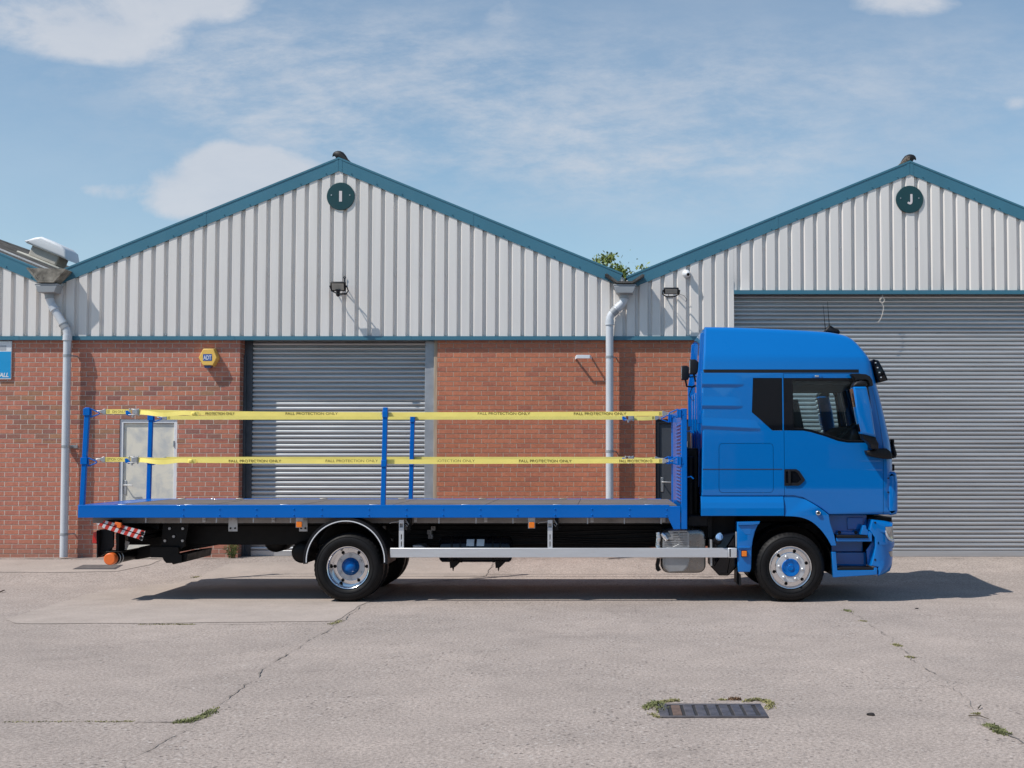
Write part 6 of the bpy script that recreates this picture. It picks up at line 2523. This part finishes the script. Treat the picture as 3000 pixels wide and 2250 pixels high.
# bent bracket on the brickwork
P_ = [at(px, py, YW - .16) for px, py in ((1690, 1045), (1728, 1045))]
t_ = thing('wall_bracket', 'empty white steel bracket on the brickwork near the downpipe', 'bracket', ((P_[0][0] + P_[1][0]) / 2, YW, P_[0][1]))
q = MB(); q.box(P_[0][0] - .0, P_[1][0] + .0, YW - .17, YW - .163, P_[0][1] - .03, P_[0][1] + .03)
q.build('face_plate', m_white, t_, bevel=.004)
for sx, xx in ((-1, P_[0][0]), (1, P_[1][0])):
    q = MB(); q.add([(xx, YW - .165, P_[0][1] - .03), (xx, YW - .165, P_[0][1] + .03), (xx + sx * .03, YW - .001, P_[0][1] + .01), (xx + sx * .03, YW - .001, P_[0][1] - .04),
                     (xx + sx * .006, YW - .165, P_[0][1] - .03), (xx + sx * .006, YW - .165, P_[0][1] + .03), (xx + sx * .036, YW - .001, P_[0][1] + .01), (xx + sx * .036, YW - .001, P_[0][1] - .04)],
                    [(0, 1, 2, 3), (4, 7, 6, 5), (0, 4, 5, 1), (1, 5, 6, 2), (2, 6, 7, 3), (3, 7, 4, 0)])
    q.build('arm', m_white, t_)

# loose wire hanging in the wide doorway
pts = [(2586, 862), (2584, 872), (2578, 880), (2580, 886), (2588, 886), (2591, 878), (2585, 871), (2578, 876), (2580, 884), (2588, 896), (2587, 912), (2582, 930), (2574, 943), (2571, 944)]
q = MB()
q.tube([(at(px, py, YW - .05)[0], YW - .05, at(px, py, YW - .05)[1]) for px, py in spl(pts, 3)], .0062, 6)
o = q.build('hanging_wire', M('pale_cable', (.62, .56, .50), .6), None, smooth=60)
tag(o, 'short pale wire curling down in front of the wide roller shutter', 'wire')

# birds on the ridges ---------------------------------------------------------------
m_crow = M('black_feathers', (.008, .008, .010), .6, var=.3, vs=30)
m_speck = M('speckled_feathers', (.16, .12, .09), .8, var=.9, vs=42)


def loft(points, n=12):
    """rings along a spine: (x, y, z, rx, rz) with the spine in the XZ plane"""
    vs, fs = [], []
    m = len(points)
    for i, (x, y, z, ra, rb) in enumerate(points):
        a = points[max(0, i - 1)]; b = points[min(m - 1, i + 1)]
        t = Vector((b[0] - a[0], 0, b[2] - a[2])).normalized()
        nn_ = Vector((-t.z, 0, t.x))
        for k in range(n):
            an = 2 * math.pi * k / n
            p = Vector((x, y, z)) + nn_ * math.cos(an) * rb + Vector((0, 1, 0)) * math.sin(an) * ra
            vs.append(tuple(p))
    for i in range(m - 1):
        for k in range(n):
            fs.append((i * n + k, i * n + (k + 1) % n, (i + 1) * n + (k + 1) % n, (i + 1) * n + k))
    fs += [tuple(range(n - 1, -1, -1)), tuple((m - 1) * n + k for k in range(n))]
    return MB().add(vs, fs)


def bird(label, xa, za, s, mat_tail, px, py, xh):
    """s = +1 looks to +x; a hunched crow with a hooked beak, wings folded, tail down the roof"""
    Y = YC + .10
    t_ = thing('perched_bird', label, 'bird', (xa, Y, za))
    k_ = .86
    sp = [(-.21, -.085, .020, .008), (-.15, -.04, .036, .026), (-.09, .01, .060, .056), (-.03, .05, .080, .084), (.025, .07, .082, .090), (.065, .082, .072, .080),
          (.095, .085, .058, .064), (.118, .080, .042, .046), (.136, .068, .024, .026), (.148, .050, .011, .012), (.152, .034, .003, .004)]
    q = loft([(xa + s * a * k_, Y, za + b * k_, c * k_, d * k_) for a, b, c, d in sp])
    bo_ = q.build('bird_body', m_crow, t_, smooth=70)
    for sy in (-1, 1):
        q = MB()
        w_ = [(-.25, -.10), (-.17, -.025), (-.08, .06), (.0, .105), (.025, .085), (.01, .02), (-.06, -.02), (-.15, -.07)]
        q.prism([(xa + s * a * k_, za + b * k_) for a, b in w_], Y + sy * .058 - .011, Y + sy * .058 + .011)
        q.build('wing', mat_tail, bo_, bevel=.008)
    for sy in (-.025, .025):
        q = MB(); q.tube([(xa + s * .02, Y + sy, za + .03), (xa + s * .01, Y + sy, za - .03)], .008, 6)
        q.build('leg', m_crow, bo_)


bird('black bird perched on the ridge of the I gable, head turned down', XA_I - .0, ZA + .012, -1, m_crow, 0, 0, 0)
bird('dark bird with speckled wings on the ridge of the J gable', XA_J + .0, ZA_J + .012, 1, m_speck, 0, 0, 0)

# drain grate ------------------------------------------------------------------------
m_iron = M('worn_iron', (.105, .098, .108), .5, metal=.3, var=.4, vs=9)
m_rust = M('rusty_iron', (.14, .09, .07), .8, var=.35, vs=12)
c0_, c1_, c2_, c3_ = [Vector(ground_pt(px, py)) for px, py in ((1934, 2104), (2252, 2105), (2236, 2068), (1936, 2067))]
xg0_, xg1_ = c0_.x, c1_.x
yg0, yg1 = c0_.y, c3_.y
t_ = thing('drain_grate', 'cast iron drain grate of parallel bars set in the yard', 'drain grate', ((xg0_ + xg1_) / 2, (yg0 + yg1) / 2, 0))
q = MB()
q.box(xg0_, xg1_, yg0, yg0 + .02, -.02, .016)
q.box(xg0_, xg1_, yg1 - .035, yg1, -.02, .016)
q.box(xg0_, xg0_ + .07, yg0 + .02, yg1 - .035, -.02, .016)
q.box(xg1_ - .05, xg1_, yg0 + .02, yg1 - .035, -.02, .016)
q.build('grate_frame', m_iron, t_, bevel=.004)
nb = 7
xa_, xb_ = xg0_ + .09, xg1_ - .068
for k in range(nb):
    q = MB()
    u0, u1 = xa_ + (xb_ - xa_) * k / nb, xa_ + (xb_ - xa_) * (k + 1) / nb
    q.box(u0 + .011, u1 - .011, yg0 + .022, yg1 - .037, -.02, .012 + .002 * (k % 2))
    q.build('grate_bar', m_rust if k == 0 else m_iron, t_, bevel=.005)
q = MB(); q.box(xg0_ + .071, xg1_ - .051, yg0 + .021, yg1 - .036, .0012, .0035)
q.build('pit_shade', m_dark, t_)  # dark sheet on the ground imitates the shade between the bars

# manhole cover by the wall
c_ = [Vector(ground_pt(px, py)) for px, py in ((213, 1669), (338, 1669), (360, 1656.5), (245, 1656.5))]
t_ = thing('manhole_cover', 'flat grey steel access cover in the concrete near the pale door', 'manhole cover', sum(c_, Vector()) / 4)
q = MB()
pp = shrink([(p.x, p.y) for p in c_], 0)
for (lo, hi, e, nm, mt) in ((.004, .012, 0, 'cover_frame', m_iron), (.006, .016, .03, 'cover_plate', M('cover_steel', (.15, .14, .135), .6, metal=.3, var=.2, vs=8))):
    P_ = shrink([(p.x, p.y) for p in c_], e)
    q = MB()
    q.add([(x, y, gz(y) + lo) for x, y in P_] + [(x, y, gz(y) + hi) for x, y in P_], [(3, 2, 1, 0), (4, 5, 6, 7)] + [(i, (i + 1) % 4, 4 + (i + 1) % 4, 4 + i) for i in range(4)])
    q.build(nm, mt, t_)

# weeds and grass in the joints -------------------------------------------------------
m_grass = M('yard_grass', (.175, .185, .075), .85, var=.5, vs=7)
m_dry = M('dry_grass', (.25, .23, .10), .85, var=.45, vs=9)
m_weed = M('wall_weed', (.115, .15, .04), .8, var=.5, vs=9)
rg = random.Random(21)


def tuft(label, pts, n, h, mat, spread=.03, group='grass tufts in the yard joints', name='grass_tuft'):
    P_ = [Vector(ground_pt(*p)) for p in pts]
    q = MB()
    for _ in range(int(n * .62)):
        i = rg.randrange(max(1, len(P_) - 1))
        a = P_[i].lerp(P_[min(i + 1, len(P_) - 1)], rg.random())
        a = a + Vector((rg.gauss(0, spread), rg.gauss(0, spread * 1.2), 0))
        a.z = gz(a.y)
        d = Vector((rg.gauss(0, .6), rg.gauss(0, .6), 1)).normalized()
        L = h * rg.uniform(.3, .8)
        wv = Vector((d.y, -d.x, 0))
        wv = wv.normalized() * rg.uniform(.003, .006) if wv.length > 1e-3 else Vector((.004, 0, 0))
        m1 = a + d * L * .55 + Vector((0, 0, L * .1))
        e = a + d * L + Vector((d.x * L * .5, d.y * L * .5, -L * .15))
        q.add([a - wv, a + wv, m1 + wv * .8, m1 - wv * .8, e], [(0, 1, 2, 3), (3, 2, 4)])
    o = q.build(name, mat, None, fix=False, smooth=0)
    tag(o, label, 'grass' if name == 'grass_tuft' else 'weed', group)
    return o


tuft('green grass clump where two yard joints meet, largest in the joints', [(520, 2117), (560, 2113), (600, 2098), (625, 2082)], 900, .035, m_grass, .022)
tuft('thin dry strip of grass near the green clump, further along that joint', [(618, 2084), (636, 2074)], 130, .022, m_dry, .015)
tuft('thin sparse line of grass along the cross joint behind the left green clump', [(10, 2116), (120, 2115), (250, 2114), (340, 2115), (390, 2113)], 420, .013, m_dry, .010)
tuft('low grass along the joint before the smooth slab', [(405, 1829.5), (500, 1830), (575, 1829.5)], 380, .022, m_dry, .018)
tuft('small dry tuft on the diagonal joint near the rear wheel', [(966, 1830), (990, 1824), (998, 1819)], 190, .032, m_dry, .022)
tuft('dark green tuft at the near corner of the drain grate', [(1890, 2078), (1915, 2062), (1935, 2066), (1938, 2085)], 900, .050, m_grass, .020)
tuft('dry grass fringe along the back edge of the drain grate', [(1935, 2058), (1960, 2055), (1985, 2053)], 420, .032, m_dry, .016)
tuft('short dry fringe under the drain grate corner', [(1908, 2092), (1925, 2101), (1935, 2102)], 220, .025, m_dry, .012)
tuft('reddish seedling behind the middle of the drain grate', [(2140, 2050), (2155, 2049), (2165, 2051)], 240, .040, M('reddish_weed', (.22, .13, .075), .85, var=.4, vs=9), .012)
tuft('dry fringe beside the reddish seedling', [(2110, 2051), (2128, 2051)], 160, .025, m_dry, .010)
tuft('yellowish grass at the far corner of the drain grate', [(2182, 2056), (2215, 2050), (2240, 2056), (2262, 2062), (2250, 2078)], 800, .034, m_dry, .016)
tuft('small green tuft just in front of the cab shadow', [(2478, 1788), (2492, 1793)], 240, .032, m_grass, .022)
tuft('second tuft from the cab shadow along that joint', [(2523, 1819), (2536, 1821)], 130, .022, m_dry, .016)
tuft('dry tuft halfway along the joint before the cab', [(2620, 1888), (2636, 1894)], 260, .030, m_dry, .018)
tuft('dry tuft just below the halfway one on the joint before the cab', [(2660, 1925), (2676, 1928)], 230, .028, m_dry, .016)
tuft('flat tuft beside a dark twig near the frame corner', [(2852, 2091), (2868, 2092)], 120, .022, m_dry, .014)
tuft('broad green cushion of grass, lowest on the joint before the cab', [(2895, 2125), (2918, 2135), (2930, 2146), (2950, 2152)], 1300, .034, m_grass, .020)
tuft('mossy tuft on the slab behind the tail lift', [(565, 1692), (578, 1691)], 170, .03, m_dry, .03)

# bushy weed against the wall under the chassis
wx, wy, wz = ground_pt(682, 1634)
t_ = thing('wall_weed', 'bushy green weed growing at the foot of the brick wall', 'weed', (wx, YW - .1, gz(YW)))
q = MB(); q2 = MB()
for k in range(26):
    a = Vector((wx + rg.gauss(0, .03), YW - .10 + rg.gauss(0, .02), gz(YW)))
    e = a + Vector((rg.gauss(0, .07), rg.gauss(-.03, .03), rg.uniform(.18, .34)))
    q.tube([a, (a + e) / 2 + Vector((rg.gauss(0, .01), 0, 0)), e], [.004, .003, .0015], 4)
    for _ in range(26):
        p = a.lerp(e, rg.uniform(.15, 1)) + Vector((rg.gauss(0, .012), rg.gauss(0, .012), rg.gauss(0, .01)))
        u = Vector((rg.gauss(0, 1), rg.gauss(0, 1), rg.gauss(0, 1))).normalized()
        v = u.cross(Vector((rg.gauss(0, 1), rg.gauss(0, 1), rg.gauss(0, 1)))).normalized()
        s_ = rg.uniform(.008, .018)
        q2.add([p - u * s_, p + v * s_ * .5, p + u * s_, p - v * s_ * .5], [(0, 1, 2, 3)])
q.build('stem', m_weed, t_)
q2.build('foliage', m_weed, t_, fix=False, smooth=0)

# twigs and stones
def twig(label, a, b, r):
    A, B = Vector(ground_pt(*a)), Vector(ground_pt(*b))
    q = MB()
    q.tube([A + Vector((0, 0, r + .008)), (A + B) / 2 + Vector((.01, .01, r + .018)), B + Vector((0, 0, r + .008))], [r, r * .8, r * .4], 6)
    o = q.build('twig', m_bark, None)
    tag(o, label, 'twig')


twig('curved dark twig lying beside the lowest grass cushion', (2838, 2102), (2898, 2112), .006)
twig('short twig lying beyond the curved one', (2866, 2080), (2874, 2073), .006)
twig('dark stick on the slab at the left edge of the yard', (0, 1738), (14, 1733), .010)
for k, (px, py, r, lab) in enumerate(((2552, 2096, .022, 'dark stone lying alone to the side of the drain grate'), (2686, 1784, .016, 'dark scrap of rubber on the yard before the cab shadow'))):
    x, y, z = ground_pt(px, py)
    bm = bmesh.new()
    bmesh.ops.create_icosphere(bm, subdivisions=2, radius=r)
    for v in bm.verts:
        v.co *= 1 + .35 * mnoise.noise(v.co * 60 + Vector((k, 0, 0)))
        v.co.x *= 1.5; v.co.z *= .6
        v.co += Vector((x, y, z + r * .4))
    me = bpy.data.meshes.new('s'); bm.to_mesh(me); bm.free()
    o = finish(me, 'stone', M('dark_stone', (.03, .026, .026), .9, var=.3), None)
    tag(o, lab, 'stone')
